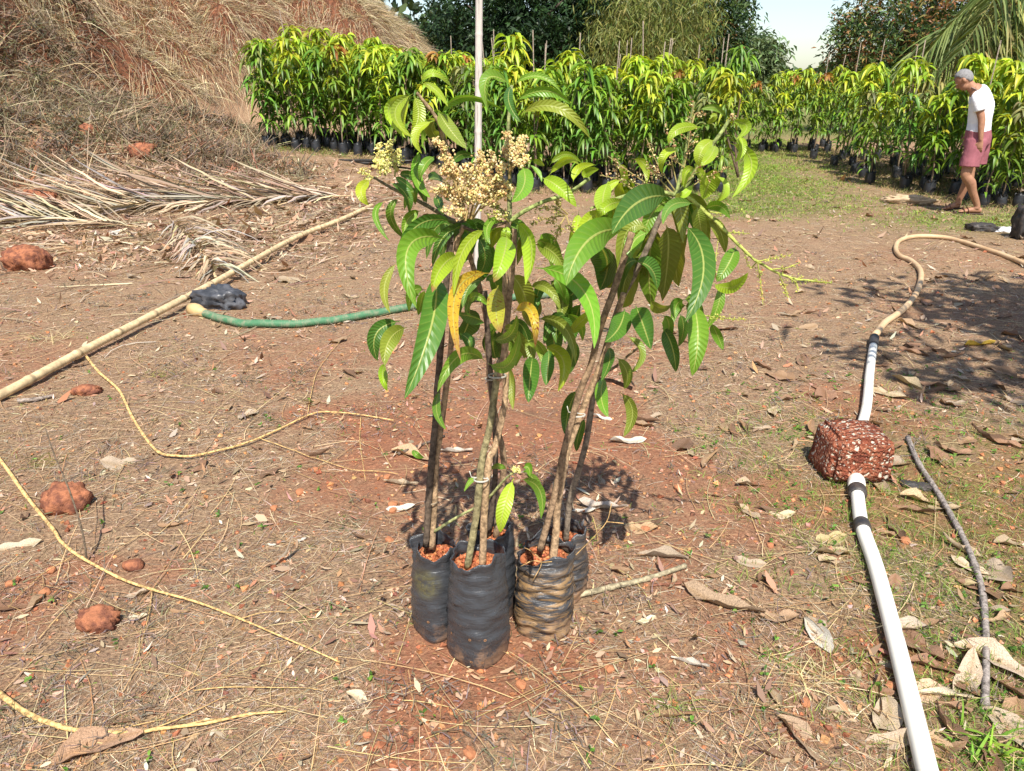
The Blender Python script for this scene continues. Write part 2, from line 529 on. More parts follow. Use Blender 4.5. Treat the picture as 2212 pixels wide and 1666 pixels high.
M = {}
M['earth'] = mat_ground()
M['leaf'] = mat_leaf()
M['straw'] = mat_col('dry_straw', 0.75, 0.15)
M['weed'] = mat_col('green_blades', 0.6, 0.3)
M['foliage'] = mat_col('sapling_leaves', 0.42, 0.33, tint=True, spec=0.4)
M['treeleaf'] = mat_col('tree_leaves', 0.5, 0.22, spec=0.3)
M['dry_leaf'] = mat_col('dry_leaf', 0.8, 0.1, tint=True, grain=0.5, gscale=60.0, bump=0.3)
M['bark'] = mat_col('bark', 0.9, 0, grain=0.75, gscale=70.0, bump=0.5)
M['gravel'] = mat_col('laterite_gravel', 0.95, 0, spec=0.1, grain=0.5, gscale=90.0, bump=0.4)
M['flower'] = mat_col('panicle', 0.7, 0.25)
M['rock'] = mat_plain('laterite', (0.34, 0.135, 0.07), 0.95, 0.1, 0.75, 22, 1.0, (0.15, 0.06, 0.04), 0.4, 0.62)
M['nursery_bag'] = mat_plain('nursery_bag', (0.022, 0.023, 0.026), 0.38, 0.5, 0.5, 9, 0.5, (0.10, 0.06, 0.04), 0.55, 0.8, (1, 1, 2.5))
M['soil'] = mat_plain('potting_soil', (0.32, 0.11, 0.05), 0.95, 0.1, 0.6, 40, 0.9, (0.14, 0.055, 0.03))
M['bamboo'] = mat_plain('dry_bamboo', (0.52, 0.36, 0.17), 0.55, 0.35, 0.35, 6, 0.2, (0.40, 0.26, 0.12), 0.4, 0.75, (3, 3, 3))
M['bamboo_white'] = mat_plain('weathered_bamboo', (0.52, 0.48, 0.43), 0.75, 0.2, 0.5, 5, 0.3, (0.16, 0.14, 0.13), 0.5, 0.72, (14, 14, 1))
M['stake'] = mat_plain('grey_stake', (0.17, 0.12, 0.085), 0.9, 0.15, 0.6, 10, 0.7, (0.07, 0.05, 0.038), 0.35, 0.65, (6, 6, 0.6))
M['pvc'] = mat_plain('white_pipe', (0.80, 0.77, 0.68), 0.42, 0.4, 0.10, 4, 0.05, (0.66, 0.56, 0.36), 0.58, 0.85)
M['hose'] = mat_plain('cream_hose', (0.58, 0.40, 0.23), 0.5, 0.4, 0.2, 5, 0.1, (0.46, 0.29, 0.15), 0.4, 0.7)
M['rubber'] = mat_plain('black_rubber', (0.028, 0.027, 0.028), 0.55, 0.4, 0.4, 30, 0.3, (0.07, 0.055, 0.045))
M['greenhose'] = mat_plain('green_hose', (0.06, 0.17, 0.085), 0.6, 0.3, 0.4, 20, 0.2, (0.22, 0.23, 0.15), 0.4, 0.7)
M['cane'] = mat_col('cane', 0.55, 0, spec=0.35, grain=0.4, gscale=22.0, bump=0.2)

# ------------------------------------------------------------------ the ground and its cover
def green_mask(x, y):
    x = np.asarray(x, float); y = np.asarray(y, float)
    path = np.exp(-((x - (3.1 + 0.23 * (y - 10))) / 1.5) ** 2) * S((y - 8.9) / 1.6) * (1 - S((y - 24) / 6))
    man = np.exp(-(((x - 5.9) / 1.6) ** 2 + ((y - 9.3) / 0.8) ** 2))
    foot = np.exp(-(((x + 4.4) / 1.2) ** 2 + ((y - 14.2) / 1.0) ** 2)) * 0.7
    near = S((x - 0.75) / 0.7) * (1 - S((y - 3.0) / 0.9)) * 0.55
    far = S((y - 22) / 5)
    return np.clip(np.maximum.reduce([path, man, foot, near * fbm(x * 2, y * 2, 44, 3) * 1.4, far]), 0, 1)

def make_ground():
    k = 7.0
    xs = 320 * np.sinh(k * np.linspace(-1, 1, 390)) / np.sinh(k)
    ys = np.concatenate([np.linspace(-14, 0.4, 12)[:-1], np.arange(0.4, 4.2, 0.024), np.geomspace(4.2, 420, 230)])
    X, Y = np.meshgrid(xs, ys)
    x, y = X.ravel(), Y.ravel()
    z = H(x, y)
    s = bank_s(x, y)
    sb = np.clip(S((s - 0.6) / 1.5), 0, 1)
    c = np.stack([bare(x, y) * (1 - S((y - 7) / 6) * 0.35), green_mask(x, y) * (s < 0.3), sb], -1)
    nx, ny = len(xs), len(ys)
    i = (np.arange(ny - 1) * nx)[:, None]; j = np.arange(nx - 1)[None]
    f = np.stack([i + j, i + j + 1, i + nx + j + 1, i + nx + j], -1).reshape(-1, 4)
    mb = MB().add(np.stack([x, y, z], -1), f, c)
    o = mb.build('ground', M['earth'])
    kind(o, 'structure')
make_ground()

STRAWS = [(0.47, 0.33, 0.19), (0.39, 0.26, 0.155), (0.54, 0.42, 0.27), (0.31, 0.20, 0.13), (0.44, 0.265, 0.14), (0.32, 0.26, 0.21), (0.57, 0.47, 0.35)]
def scatter(nn, y0, y1, marg=1.3):
    y = y0 * (y1 / y0) ** RNG.random(nn)
    x = (RNG.random(nn) * 2 - 1) * (0.66 * y + marg)
    return x, y

def straw_cover():
    x, y = scatter(255000, 0.8, 15.0)
    cl = fbm(x * 4.0, y * 4.0, 61, 3)
    dens = np.clip(1.12 - 1.15 * bare(x, y), 0.05, 1) * np.clip((cl - 0.25) * 3.0, 0.12, 1)
    keep = (RNG.random(len(x)) < dens) & (bank_s(x, y) < 1.0)
    x, y = x[keep], y[keep]; n = len(x)
    z = H(x, y)
    a = RNG.random(n) * 2 * math.pi + 0.0
    lift = np.abs(RNG.normal(0, 0.16, n)) + 0.02
    d = np.stack([np.cos(a), np.sin(a), lift], -1)
    L = RNG.gamma(2.6, 0.013, n) * (1 + 0.10 * y) + 0.010
    W = RNG.uniform(0.0007, 0.0015, n) * (1 + 0.24 * y)
    b = RNG.normal(0, 0.32, (n, 3)); b[:, 2] = -lift * RNG.uniform(0.6, 1.1, n)
    side = np.stack([-np.sin(a), np.cos(a), RNG.normal(0, 0.4, n)], -1)
    c = palette(n, STRAWS, 0.28) * RNG.uniform(0.62, 1.12, (n, 1))
    v, f, cc = ribbons(np.stack([x, y, z + 0.002], -1), d, L, W, b, 2, c, side, 0.5)
    mb = MB().add(v, f, cc)
    # long single stems lying about
    n = 1500
    x, y = scatter(n, 1.0, 9.0); z = H(x, y)
    a = RNG.random(n) * 2 * math.pi
    d = np.stack([np.cos(a), np.sin(a), RNG.uniform(0.0, 0.08, n)], -1)
    b = RNG.normal(0, 0.22, (n, 3)); b[:, 2] = -d[:, 2] * 0.9
    side = np.stack([-np.sin(a), np.cos(a), 0 * a], -1)
    v, f, cc = ribbons(np.stack([x, y, z + 0.008], -1), d, RNG.uniform(0.12, 0.42, n), 0.0022 * (1 + 0.12 * y), b, 5,
                       palette(n, [(0.60, 0.46, 0.25), (0.52, 0.36, 0.18), (0.40, 0.24, 0.12)]), side, 0.5)
    mb.add(v, f, cc)
    # twiggy trash round the palm fronds
    n = 2600
    x = RNG.uniform(-7.5, -1.4, n); y = RNG.normal(8.9, 1.3, n); z = H(x, y)
    a = RNG.random(n) * 2 * math.pi
    d = np.stack([np.cos(a), np.sin(a), RNG.uniform(0.0, 0.35, n)], -1)
    b = RNG.normal(0, 0.3, (n, 3)); b[:, 2] = -d[:, 2] * 0.9
    v, f, cc = ribbons(np.stack([x, y, z + 0.01], -1), d, RNG.uniform(0.12, 0.6, n), RNG.uniform(0.005, 0.013, n), b, 4,
                       palette(n, [(0.46, 0.36, 0.23), (0.34, 0.26, 0.17), (0.24, 0.17, 0.12), (0.52, 0.43, 0.30), (0.20, 0.13, 0.09)], 0.2))
    mb.add(v, f, cc)
    kind(mb.build('dry_grass', M['straw']), 'stuff', 'short dry cut grass and straw strewn over the red yard')
straw_cover()

def gravel_cover():
    x, y = scatter(62000, 0.8, 7.5)
    b = bare(x, y)
    keep = RNG.random(len(x)) < np.clip(b * 1.1 - 0.05, 0.30, 1)
    x, y = x[keep], y[keep]; n = len(x)
    r = np.clip(RNG.gamma(2.0, 0.0016, n), 0.0012, 0.013) * (1 + 0.08 * y)
    c = palette(n, [(0.36, 0.14, 0.07), (0.44, 0.19, 0.09), (0.28, 0.10, 0.055), (0.48, 0.25, 0.12), (0.20, 0.09, 0.06), (0.42, 0.24, 0.17)], 0.18)
    v, f, cc = blobs(np.stack([x, y, H(x, y) + r * 0.25], -1), r, c, 0.45, 0.75)
    kind(MB().add(v, f, cc).build('gravel', M['gravel'], smooth=False), 'stuff', 'fine red laterite gravel on the bare earth')
gravel_cover()

def weed_cover():
    mb = MB()
    def patch(x, y, nb, h, cols, spread=0.03, wid=0.0022, curve=0.5):
        n = len(x)
        x = np.repeat(x, nb) + RNG.normal(0, spread, n * nb); y = np.repeat(y, nb) + RNG.normal(0, spread, n * nb)
        hh = np.repeat(np.broadcast_to(h, (n,)), nb) * RNG.uniform(0.5, 1.2, n * nb)
        d = np.stack([RNG.normal(0, 0.45, n * nb), RNG.normal(0, 0.45, n * nb), np.ones(n * nb)], -1)
        b = np.stack([d[:, 0] * curve, d[:, 1] * curve, -RNG.uniform(0.1, 0.6, n * nb)], -1)
        v, f, cc = ribbons(np.stack([x, y, H(x, y) - 0.003], -1), d, hh, wid * (1 + 0.16 * y), b, 2, palette(n * nb, cols, 0.2), None, 0.85)
        mb.add(v, f, cc)
    G1 = [(0.12, 0.23, 0.03), (0.19, 0.31, 0.045), (0.26, 0.33, 0.07), (0.32, 0.30, 0.12)]
    G2 = [(0.13, 0.25, 0.03), (0.20, 0.33, 0.04), (0.28, 0.37, 0.06)]
    # the grassy path and the turf by the man
    y = RNG.uniform(8.6, 24, 60000); x = RNG.uniform(-1.5, 9.5, 60000)
    k = (RNG.random(60000) < green_mask(x, y) * np.clip(fbm(x * 1.3, y * 1.3, 77, 3) * 2.2 - 0.35, 0.05, 1)) & (bank_s(x, y) < 0)
    patch(x[k][:14000], y[k][:14000], 3, 0.06, G2 + [(0.33, 0.31, 0.11)], 0.04, 0.0036)
    # weeds below the bank
    y = RNG.uniform(11.5, 15.2, 5000); x = RNG.uniform(-6.5, -2.5, 5000)
    k = RNG.random(5000) < green_mask(x, y)
    patch(x[k], y[k], 3, 0.09, G1, 0.05, 0.003)
    # straw and weeds round the feet of the nursery bags
    xs_, ys_ = [], []
    for (xa, xb, ya, yb, m) in ((-4.4, -0.6, 13.0, 14.4, 420), (-0.5, 3.2, 11.7, 13.2, 420), (5.7, 8.8, 9.9, 13.5, 900), (5.6, 9.6, 13.0, 19.0, 700), (4.2, 7.8, 18.4, 21, 300)):
        xs_.append(RNG.uniform(xa, xb, m)); ys_.append(RNG.uniform(ya, yb, m))
    patch(np.concatenate(xs_), np.concatenate(ys_), 6, 0.12, [(0.42, 0.33, 0.16), (0.34, 0.26, 0.12), (0.14, 0.19, 0.05), (0.10, 0.15, 0.03), (0.17, 0.12, 0.07)], 0.07, 0.003)
    # sparse weeds in the right of the yard
    x, y = scatter(16000, 0.9, 3.9)
    k = (RNG.random(16000) < S((x - 0.55) / 0.8) * (1 - 0.7 * S((y - 3.0) / 0.7)) * np.clip(fbm(x * 3, y * 3, 12, 3) * 4.5 - 1.35, 0.06, 1))
    patch(x[k], y[k], 6, 0.05, G1, 0.018, 0.0022)
    x, y = scatter(700, 0.9, 5)
    patch(x, y, 4, 0.02, G1, 0.008, 0.003)
    # small round-leaved seedlings
    x, y = scatter(2600, 0.9, 4.2)
    k = RNG.random(2600) < 0.10 + 0.9 * S((x - 0.5) / 0.7) * np.clip(fbm(x * 2.5, y * 2.5, 15, 3) * 4 - 1.3, 0.1, 1)
    x, y = x[k], y[k]; n = len(x); nb = 5
    a = RNG.random(n * nb) * 6.283
    d = np.stack([np.cos(a), np.sin(a), RNG.uniform(0.2, 0.9, n * nb)], -1)
    b = np.stack([0 * a, 0 * a, -RNG.uniform(0.2, 0.5, n * nb)], -1)
    xx = np.repeat(x, nb); yy = np.repeat(y, nb)
    v, f, cc = ribbons(np.stack([xx, yy, H(xx, yy) + RNG.uniform(0, 0.02, n * nb)], -1), d, RNG.uniform(0.010, 0.022, n * nb), 0.008, b, 3,
                       palette(n * nb, [(0.10, 0.22, 0.03), (0.17, 0.30, 0.05), (0.07, 0.14, 0.03)]), None, 0, lambda t: np.sin(math.pi * np.clip(t * 0.95 + 0.03, 0, 1)) ** 0.6)
    mb.add(v, f, cc)
    kind(mb.build('green_weeds', M['weed']), 'stuff', 'low green weeds and young grass growing through the litter')
weed_cover()

# grey dry herb litter
def dry_herbs():
    mb = MB()
    x, y = scatter(2600, 1.0, 13.0)
    k = RNG.random(2600) < np.clip(fbm(x * 1.7, y * 1.7, 91, 3) * 3.2 - 1.35, 0.02, 1) * (0.35 + 0.65 * (x < 0.3))
    x, y = x[k], y[k]; n = len(x); nb = 16
    xx = np.repeat(x, nb) + RNG.normal(0, 0.035, n * nb); yy = np.repeat(y, nb) + RNG.normal(0, 0.035, n * nb)
    d = np.stack([RNG.normal(0, 0.9, n * nb), RNG.normal(0, 0.9, n * nb), RNG.uniform(0.1, 1, n * nb)], -1)
    b = RNG.normal(0, 0.4, (n * nb, 3)); b[:, 2] -= 0.25
    v, f, cc = ribbons(np.stack([xx, yy, H(xx, yy) + RNG.uniform(0, 0.02, n * nb)], -1), d, RNG.uniform(0.015, 0.05, n * nb), 0.003 * (1 + 0.13 * yy), b, 2,
                       palette(n * nb, [(0.16, 0.125, 0.105), (0.23, 0.18, 0.15), (0.12, 0.10, 0.07), (0.15, 0.15, 0.08), (0.19, 0.14, 0.14)]))
    mb.add(v, f, cc)
    kind(mb.build('dry_herbs', M['straw']), 'stuff', 'withered grey herbs matted on the ground')
dry_herbs()

# crumbs of dead leaf: too small and too many to pick apart
def leaf_crumbs():
    x, y = scatter(30000, 1.0, 15.0)
    x = np.concatenate([x, RNG.uniform(-8, -1.2, 22000)]); y = np.concatenate([y, RNG.uniform(6.6, 12.5, 22000)])
    heap = np.exp(-((y - 8.7) / 1.5) ** 2) * S((-1.3 - x) / 1.0) * np.clip(fbm(x * 1.5, y * 1.5, 17, 3) * 4 - 1.2, 0.1, 1)
    k = (RNG.random(len(x)) < np.clip(fbm(x * 1.9, y * 1.9, 71, 3) * 2.6 - 0.75, 0.05, 1) + heap) & (bank_s(x, y) < 1.5)
    x, y = x[k], y[k]; n = len(x)
    a = RNG.random(n) * 6.283
    d = np.stack([np.cos(a), np.sin(a), RNG.uniform(-0.05, 0.45, n)], -1)
    b = np.stack([0 * a, 0 * a, RNG.normal(-0.1, 0.4, n)], -1)
    side = np.stack([-np.sin(a), np.cos(a), RNG.normal(0, 0.5, n)], -1)
    L = (RNG.gamma(2.0, 0.005, n) + 0.003) * (1 + 0.22 * y) * (1 + 0.8 * heap[k])
    v, f, c = ribbons(np.stack([x, y, H(x, y) + 0.006], -1), d, L, L * RNG.uniform(0.25, 0.5, n), b, 2, palette(n, [(0.42, 0.28, 0.18), (0.33, 0.20, 0.13), (0.44, 0.33, 0.22), (0.25, 0.15, 0.10), (0.50, 0.41, 0.31), (0.36, 0.19, 0.11)], 0.2),
                      side, 0, lambda t: np.array([0.35, 1.0, 0.15]))
    kind(MB().add(v, f, c).build('leaf_crumbs', M['straw']), 'stuff', 'crumbled bits of dead leaf strewn over the yard')
leaf_crumbs()

# ------------------------------------------------------------------ the earth bank's dry grass and brush
def bank_cover():
    g = MB()
    n0 = 170000
    x = RNG.uniform(-14, 0.5, n0); y = RNG.uniform(9.0, 30, n0)
    s = bank_s(x, y)
    back = S((y - 15.8) / 1.2)
    strand = fbm((x * 0.75 + y * 0.66) * 1.6, (x * 0.66 - y * 0.75) * 0.30, 51.0, 3)
    dens = np.where(s > 1.2, (1 - back) * np.clip((strand - 0.50) * 9.0, 0.010, 0.8) + back * np.clip((strand - 0.25) * 4, 0.25, 1), 0.0)
    dens = np.where(s > 9, dens * 0.15, dens)
    k = RNG.random(n0) < dens
    x, y = x[k], y[k]; n = len(x)
    e = 0.15
    gx = (H(x + e, y) - H(x - e, y)) / (2 * e); gy = (H(x, y + e) - H(x, y - e)) / (2 * e)
    sl = np.hypot(gx, gy) + 1e-6
    down = np.stack([-gx / sl, -gy / sl], -1)
    z = H(x, y)
    lean = RNG.uniform(0.2, 1.1, n)
    d = np.stack([down[:, 0] * lean + RNG.normal(0, 0.35, n), down[:, 1] * lean + RNG.normal(0, 0.35, n), RNG.uniform(0.15, 1.0, n)], -1)
    b = np.stack([down[:, 0] * 0.35, down[:, 1] * 0.35, -RNG.uniform(0.5, 1.35, n) * np.clip(sl, 0.5, 1.6)], -1)
    L = np.where(y < 16, RNG.uniform(0.25, 1.0, n), RNG.uniform(0.2, 0.6, n))
    c = palette(n, [(0.54, 0.43, 0.25), (0.46, 0.36, 0.20), (0.60, 0.50, 0.32), (0.34, 0.26, 0.16), (0.28, 0.22, 0.15), (0.20, 0.15, 0.10)], 0.25)
    c = c * np.where(y < 16, 0.82, 1.0)[:, None]
    v, f, cc = ribbons(np.stack([x, y, z - 0.01], -1), d, L, RNG.uniform(0.006, 0.014, n), b, 3, c, None, 0.7)
    g.add(v, f, cc)
    kind(g.build('bank_grass', M['straw']), 'stuff', 'long dry straw grass hanging down the red earth bank')
    # grey brush at the toe
    br = MB()
    n0 = 24000
    x = RNG.uniform(-13, -3.0, n0); y = RNG.uniform(8.8, 17.0, n0)
    s = bank_s(x, y)
    k = (s > -0.9) & (s < 3.0 + 1.2 * fbm(x * 0.7, y * 0.7, 39, 2)) & (RNG.random(n0) < np.clip(fbm(x * 1.8, y * 1.8, 33, 3) * 4.5 - 1.75, 0.06, 1))
    xh = RNG.uniform(-8.5, -2.4, 3200); yh = RNG.uniform(9.6, 13.0, 3200)
    kh = RNG.random(3200) < np.exp(-((yh - 11.5) / 0.8) ** 2) * S((-2.4 - xh) / 1.6) * np.clip(fbm(xh * 2.2, yh * 2.2, 83, 3) * 4 - 1.3, 0.08, 1)
    x = np.concatenate([x[k], xh[kh]]); y = np.concatenate([y[k], yh[kh]]); n = len(x); nb = 13
    hh = np.repeat(RNG.uniform(0.06, 0.34, n) * S((bank_s(x, y) + 0.8) / 1.6), nb)
    xx = np.repeat(x, nb) + RNG.normal(0, 0.10, n * nb); yy = np.repeat(y, nb) + RNG.normal(0, 0.10, n * nb)
    d = np.stack([RNG.normal(0, 0.8, n * nb), RNG.normal(0, 0.8, n * nb), RNG.uniform(0.0, 1, n * nb)], -1)
    b = RNG.normal(0, 0.5, (n * nb, 3)); b[:, 2] -= 0.2
    pal = np.repeat(palette(n, [(0.19, 0.145, 0.11), (0.26, 0.19, 0.135), (0.12, 0.10, 0.075), (0.15, 0.145, 0.07), (0.34, 0.24, 0.15), (0.22, 0.165, 0.10), (0.25, 0.12, 0.065)], 0.2), nb, 0)
    v, f, cc = ribbons(np.stack([xx, yy, H(xx, yy) + RNG.random(n * nb) * hh * 0.7], -1), d, RNG.uniform(0.06, 0.19, n * nb), RNG.uniform(0.009, 0.026, n * nb), b, 2, pal)
    br.add(v, f, cc)
    # straight straw twigs in the brush
    n = 2600
    x = RNG.uniform(-12, -3.2, n); y = RNG.uniform(9.0, 16, n); s = bank_s(x, y)
    k = (s > -1.0) & (s < 3.6); x, y = x[k], y[k]; n = len(x)
    d = RNG.normal(0, 1, (n, 3)); d[:, 2] = np.abs(d[:, 2]) * 0.5
    v, f, cc = ribbons(np.stack([x, y, H(x, y) + 0.02], -1), d, RNG.uniform(0.2, 0.9, n), 0.009, RNG.normal(0, 0.2, (n, 3)), 4,
                       palette(n, [(0.46, 0.36, 0.22), (0.36, 0.27, 0.16), (0.55, 0.44, 0.27)]))
    br.add(v, f, cc)
    kind(br.build('dry_brush', M['straw']), 'stuff', 'grey brown withered brush at the toe of the earth bank')
bank_cover()

# ------------------------------------------------------------------ nursery saplings
LPROF = lambda t: np.sin(math.pi * np.clip(t ** 0.8, 0, 1)) ** 0.75 * (1 - 0.15 * t) + 0.03
def whorl(mb, c, n, L, W, cols, droop=0.75, up=0.45):
    a = RNG.random() * 6.283 + np.arange(n) * 2.399 + RNG.normal(0, 0.3, n)
    d = np.stack([np.cos(a), np.sin(a), RNG.normal(up, 0.3, n)], -1)
    b = np.stack([np.cos(a) * -0.15, np.sin(a) * -0.15, -droop * RNG.uniform(0.7, 1.5, n)], -1)
    side = np.stack([-np.sin(a), np.cos(a), RNG.normal(0, 0.35, n)], -1)
    v, f, cc = ribbons(np.asarray(c)[None] + RNG.normal(0, 0.02, (n, 3)) * (1, 1, 1.6), d, L * RNG.uniform(0.7, 1.15, n), W * RNG.uniform(0.8, 1.2, n), b, 5,
                       palette(n, cols, 0.16), side, 0, LPROF, 0.35)
    mb.add(v, f, cc)

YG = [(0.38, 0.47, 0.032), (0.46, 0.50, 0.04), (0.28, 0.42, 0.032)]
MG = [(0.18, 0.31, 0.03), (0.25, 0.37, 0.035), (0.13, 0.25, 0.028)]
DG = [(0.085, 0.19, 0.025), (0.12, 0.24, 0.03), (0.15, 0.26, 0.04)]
CU = [(0.36, 0.17, 0.035), (0.42, 0.25, 0.05), (0.30, 0.12, 0.03)]
PG = [(0.25, 0.29, 0.10), (0.20, 0.26, 0.07), (0.30, 0.32, 0.12)]

def make_bag(mb_name, parent, r=0.080, h=0.215):
    nz, nt = 9, 14
    th = np.arange(nt) / nt * 2 * math.pi
    V = []
    for k in range(nz):
        z = h * k / (nz - 1)
        rr = r * (0.9 + 0.1 * math.sin(math.pi * min(1, k / (nz - 1) * 1.2)) + 0.05 * RNG.normal(size=nt) * (k % 2))
        V.append(np.stack([np.cos(th) * rr, np.sin(th) * rr, np.full(nt, z) + (0.02 * RNG.normal(size=nt) if k == nz - 1 else 0)], -1))
    rr = r * 0.86
    V.append(np.stack([np.cos(th) * rr, np.sin(th) * rr, np.full(nt, h - 0.04)], -1))
    m = nz + 1
    V = np.concatenate(V + [np.array([[0, 0, h - 0.03]])])
    i = np.arange(m - 1)[:, None] * nt; j = np.arange(nt)[None]; j2 = (j + 1) % nt
    f = np.stack([i + j, i + j2, i + nt + j2, i + nt + j], -1).reshape(-1, 4)
    jj = np.arange(nt)
    f2 = np.stack([(m - 1) * nt + jj, (m - 1) * nt + (jj + 1) % nt, np.full(nt, m * nt)], -1)
    return MB().add(V, [f, f2]).build(mb_name, M['nursery_bag'], parent)

PROTO_AT = (0.0, -60.0, 0.0)
def make_sapling(h, whorls, pal_top, pal_low, stake=0.0, lean=0.05, copper=False, L=0.24):
    root = thing('mango_sapling', 'x', 'sapling', (0, 0, 0))
    make_bag('bag', root)
    a = RNG.random() * 6.283
    pts = [(0, 0, 0.17)]
    for k in range(1, 6):
        t = k / 5
        pts.append((lean * h * t * math.cos(a) + RNG.normal(0, 0.012), lean * h * t * math.sin(a) + RNG.normal(0, 0.012), 0.17 + (h - 0.21) * t))
    sp = spline(pts, 3)
    st = MB(); v, f = tube(sp, np.linspace(0.013, 0.006, len(sp)), 6)
    st.add(v, f, np.tile((0.20, 0.15, 0.10), (len(v), 1)))
    fo = MB()
    top = sp[-1]
    for k, (fz, off, n) in enumerate(whorls):
        c = sp[int(fz * (len(sp) - 1))].copy()
        aa = RNG.random() * 6.283
        if off > 0.02:
            e = c + np.array([math.cos(aa) * off, math.sin(aa) * off, off * 0.9])
            v, f = tube(np.array([c, (c + e) / 2 + (0, 0, -0.01), e]), (0.006, 0.005, 0.004), 5)
            st.add(v, f, np.tile((0.17, 0.16, 0.08), (len(v), 1)))
            c = e
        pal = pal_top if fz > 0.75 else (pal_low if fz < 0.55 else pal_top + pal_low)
        if copper and k < copper: pal = CU
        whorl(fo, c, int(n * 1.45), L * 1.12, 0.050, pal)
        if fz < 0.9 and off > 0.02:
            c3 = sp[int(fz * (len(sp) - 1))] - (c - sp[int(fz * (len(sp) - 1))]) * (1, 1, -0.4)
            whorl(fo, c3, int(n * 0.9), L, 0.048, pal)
    for fz in (0.62, 0.5, 0.38, 0.28, 0.2):
        c = sp[int(fz * (len(sp) - 1))] + RNG.normal(0, 0.07, 3)
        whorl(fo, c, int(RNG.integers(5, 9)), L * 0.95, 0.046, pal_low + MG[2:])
    st.build('stem', M['bark'], root)
    fo.build('foliage', M['foliage'], root)
    if stake:
        sk = MB()
        p = np.array([(0.03, 0.01, 0.16), (0.03 + RNG.normal(0, 0.03), 0.02, stake * 0.6), (0.04 + RNG.normal(0, 0.06), RNG.normal(0, 0.05), stake)])
        v, f = tube(p, (0.011, 0.009, 0.008), 6)
        sk.add(v, f, np.tile((0.22, 0.18, 0.14), (len(v), 1)))
        sk.build('stake', M['bark'], root)
    return root

PROTOS = [
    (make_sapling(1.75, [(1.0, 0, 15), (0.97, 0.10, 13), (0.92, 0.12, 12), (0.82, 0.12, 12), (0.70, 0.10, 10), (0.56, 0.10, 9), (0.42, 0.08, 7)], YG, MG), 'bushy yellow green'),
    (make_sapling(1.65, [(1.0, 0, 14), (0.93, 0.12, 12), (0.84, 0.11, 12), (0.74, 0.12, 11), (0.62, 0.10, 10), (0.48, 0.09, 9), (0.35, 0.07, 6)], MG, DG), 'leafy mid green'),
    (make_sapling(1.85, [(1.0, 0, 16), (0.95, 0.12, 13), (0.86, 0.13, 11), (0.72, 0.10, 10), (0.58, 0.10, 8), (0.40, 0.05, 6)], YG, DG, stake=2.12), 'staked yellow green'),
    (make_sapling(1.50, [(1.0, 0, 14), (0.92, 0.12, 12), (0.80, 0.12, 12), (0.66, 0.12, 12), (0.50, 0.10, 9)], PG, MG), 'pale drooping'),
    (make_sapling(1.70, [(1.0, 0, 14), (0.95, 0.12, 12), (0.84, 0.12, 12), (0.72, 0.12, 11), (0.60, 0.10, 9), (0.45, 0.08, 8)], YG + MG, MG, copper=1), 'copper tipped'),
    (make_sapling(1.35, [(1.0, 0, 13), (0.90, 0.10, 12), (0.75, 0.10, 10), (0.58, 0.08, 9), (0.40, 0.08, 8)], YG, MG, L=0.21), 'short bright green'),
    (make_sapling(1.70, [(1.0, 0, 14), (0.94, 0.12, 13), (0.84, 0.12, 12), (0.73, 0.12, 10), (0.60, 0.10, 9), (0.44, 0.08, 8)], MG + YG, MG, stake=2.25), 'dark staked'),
]

WHERE = {'left': 'in the bagged block below the straw bank', 'centre': 'in the block behind the white bamboo post',
         'right': 'in the block beside the stooping man', 'far': 'in the block ending the grass path'}
used = set()
def put_sapling(k, x, y, block, scale=1.0, rz=None, tint=None, label=None):
    root, adj = PROTOS[k]
    loc = (x, y, h1(x, y) - 0.008)
    lab = label or '%s mango sapling %s' % (adj, WHERE[block])
    grp = None if label else '%s saplings, %s block' % (adj, block)
    rz = RNG.random() * 6.283 if rz is None else rz
    tint = tint if tint is not None else np.clip(np.array([1, 1, 1]) * RNG.uniform(0.72, 1.12) * (1 + 0.03 * RNG.normal(size=3)), 0.4, 1.3)
    tilt = (RNG.normal(0, 0.035), RNG.normal(0, 0.035))
    return copy_thing(root, loc, rz, scale, lab, grp, tint, tilt)

def block(poly_rows, block, weights, step, jit=0.07):
    """poly_rows: list of (x0, x1, y) rows"""
    n = 0
    for (x0, x1, y) in poly_rows:
        m = max(1, int(round((x1 - x0) / step)))
        for i in range(m + 1):
            x = x0 + (x1 - x0) * i / m + RNG.normal(0, jit)
            yy = y + RNG.normal(0, jit)
            k = RNG.choice(len(PROTOS), p=np.array(weights) / sum(weights))
            put_sapling(int(k), x, yy, block, RNG.uniform(0.9, 1.08)); n += 1
    return n

cnt = 0
lw = [6, 4, 0.4, 4, 1, 2, 0]
cnt += block([(-4.25, -0.75, 13.5), (-4.1, -0.6, 13.85), (-4.3, -0.6, 14.25), (-4.1, -0.5, 14.7), (-3.9, -0.4, 15.2), (-3.7, -0.3, 15.8), (-3.6, -0.1, 16.6)], 'left', lw, 0.36)
cw = [4, 6, 4, 1.5, 1.0, 2, 3]
cnt += block([(-0.35, 3.0, 12.1), (-0.45, 3.0, 12.5), (-0.3, 3.2, 12.95), (-0.3, 3.3, 13.45), (-0.2, 3.4, 14.1), (-0.2, 3.6, 14.9), (0.0, 3.9, 15.9), (0.2, 4.2, 17.2)], 'centre', cw, 0.37)
rw = [6, 5, 1.5, 2, 2.5, 3, 1.0]
rows = []
for (xa, xb, y) in [(6.7, 8.4, 10.35), (6.55, 8.7, 10.75), (6.3, 9.0, 11.2), (6.0, 9.2, 11.7), (5.9, 9.4, 12.3), (5.9, 9.6, 13.0), (6.0, 9.8, 13.8), (6.15, 10.2, 14.8), (6.3, 10.5, 16.0), (6.6, 10.8, 17.5)]:
    rows.append((xa, xb, y))
cnt += block(rows, 'right', rw, 0.42)
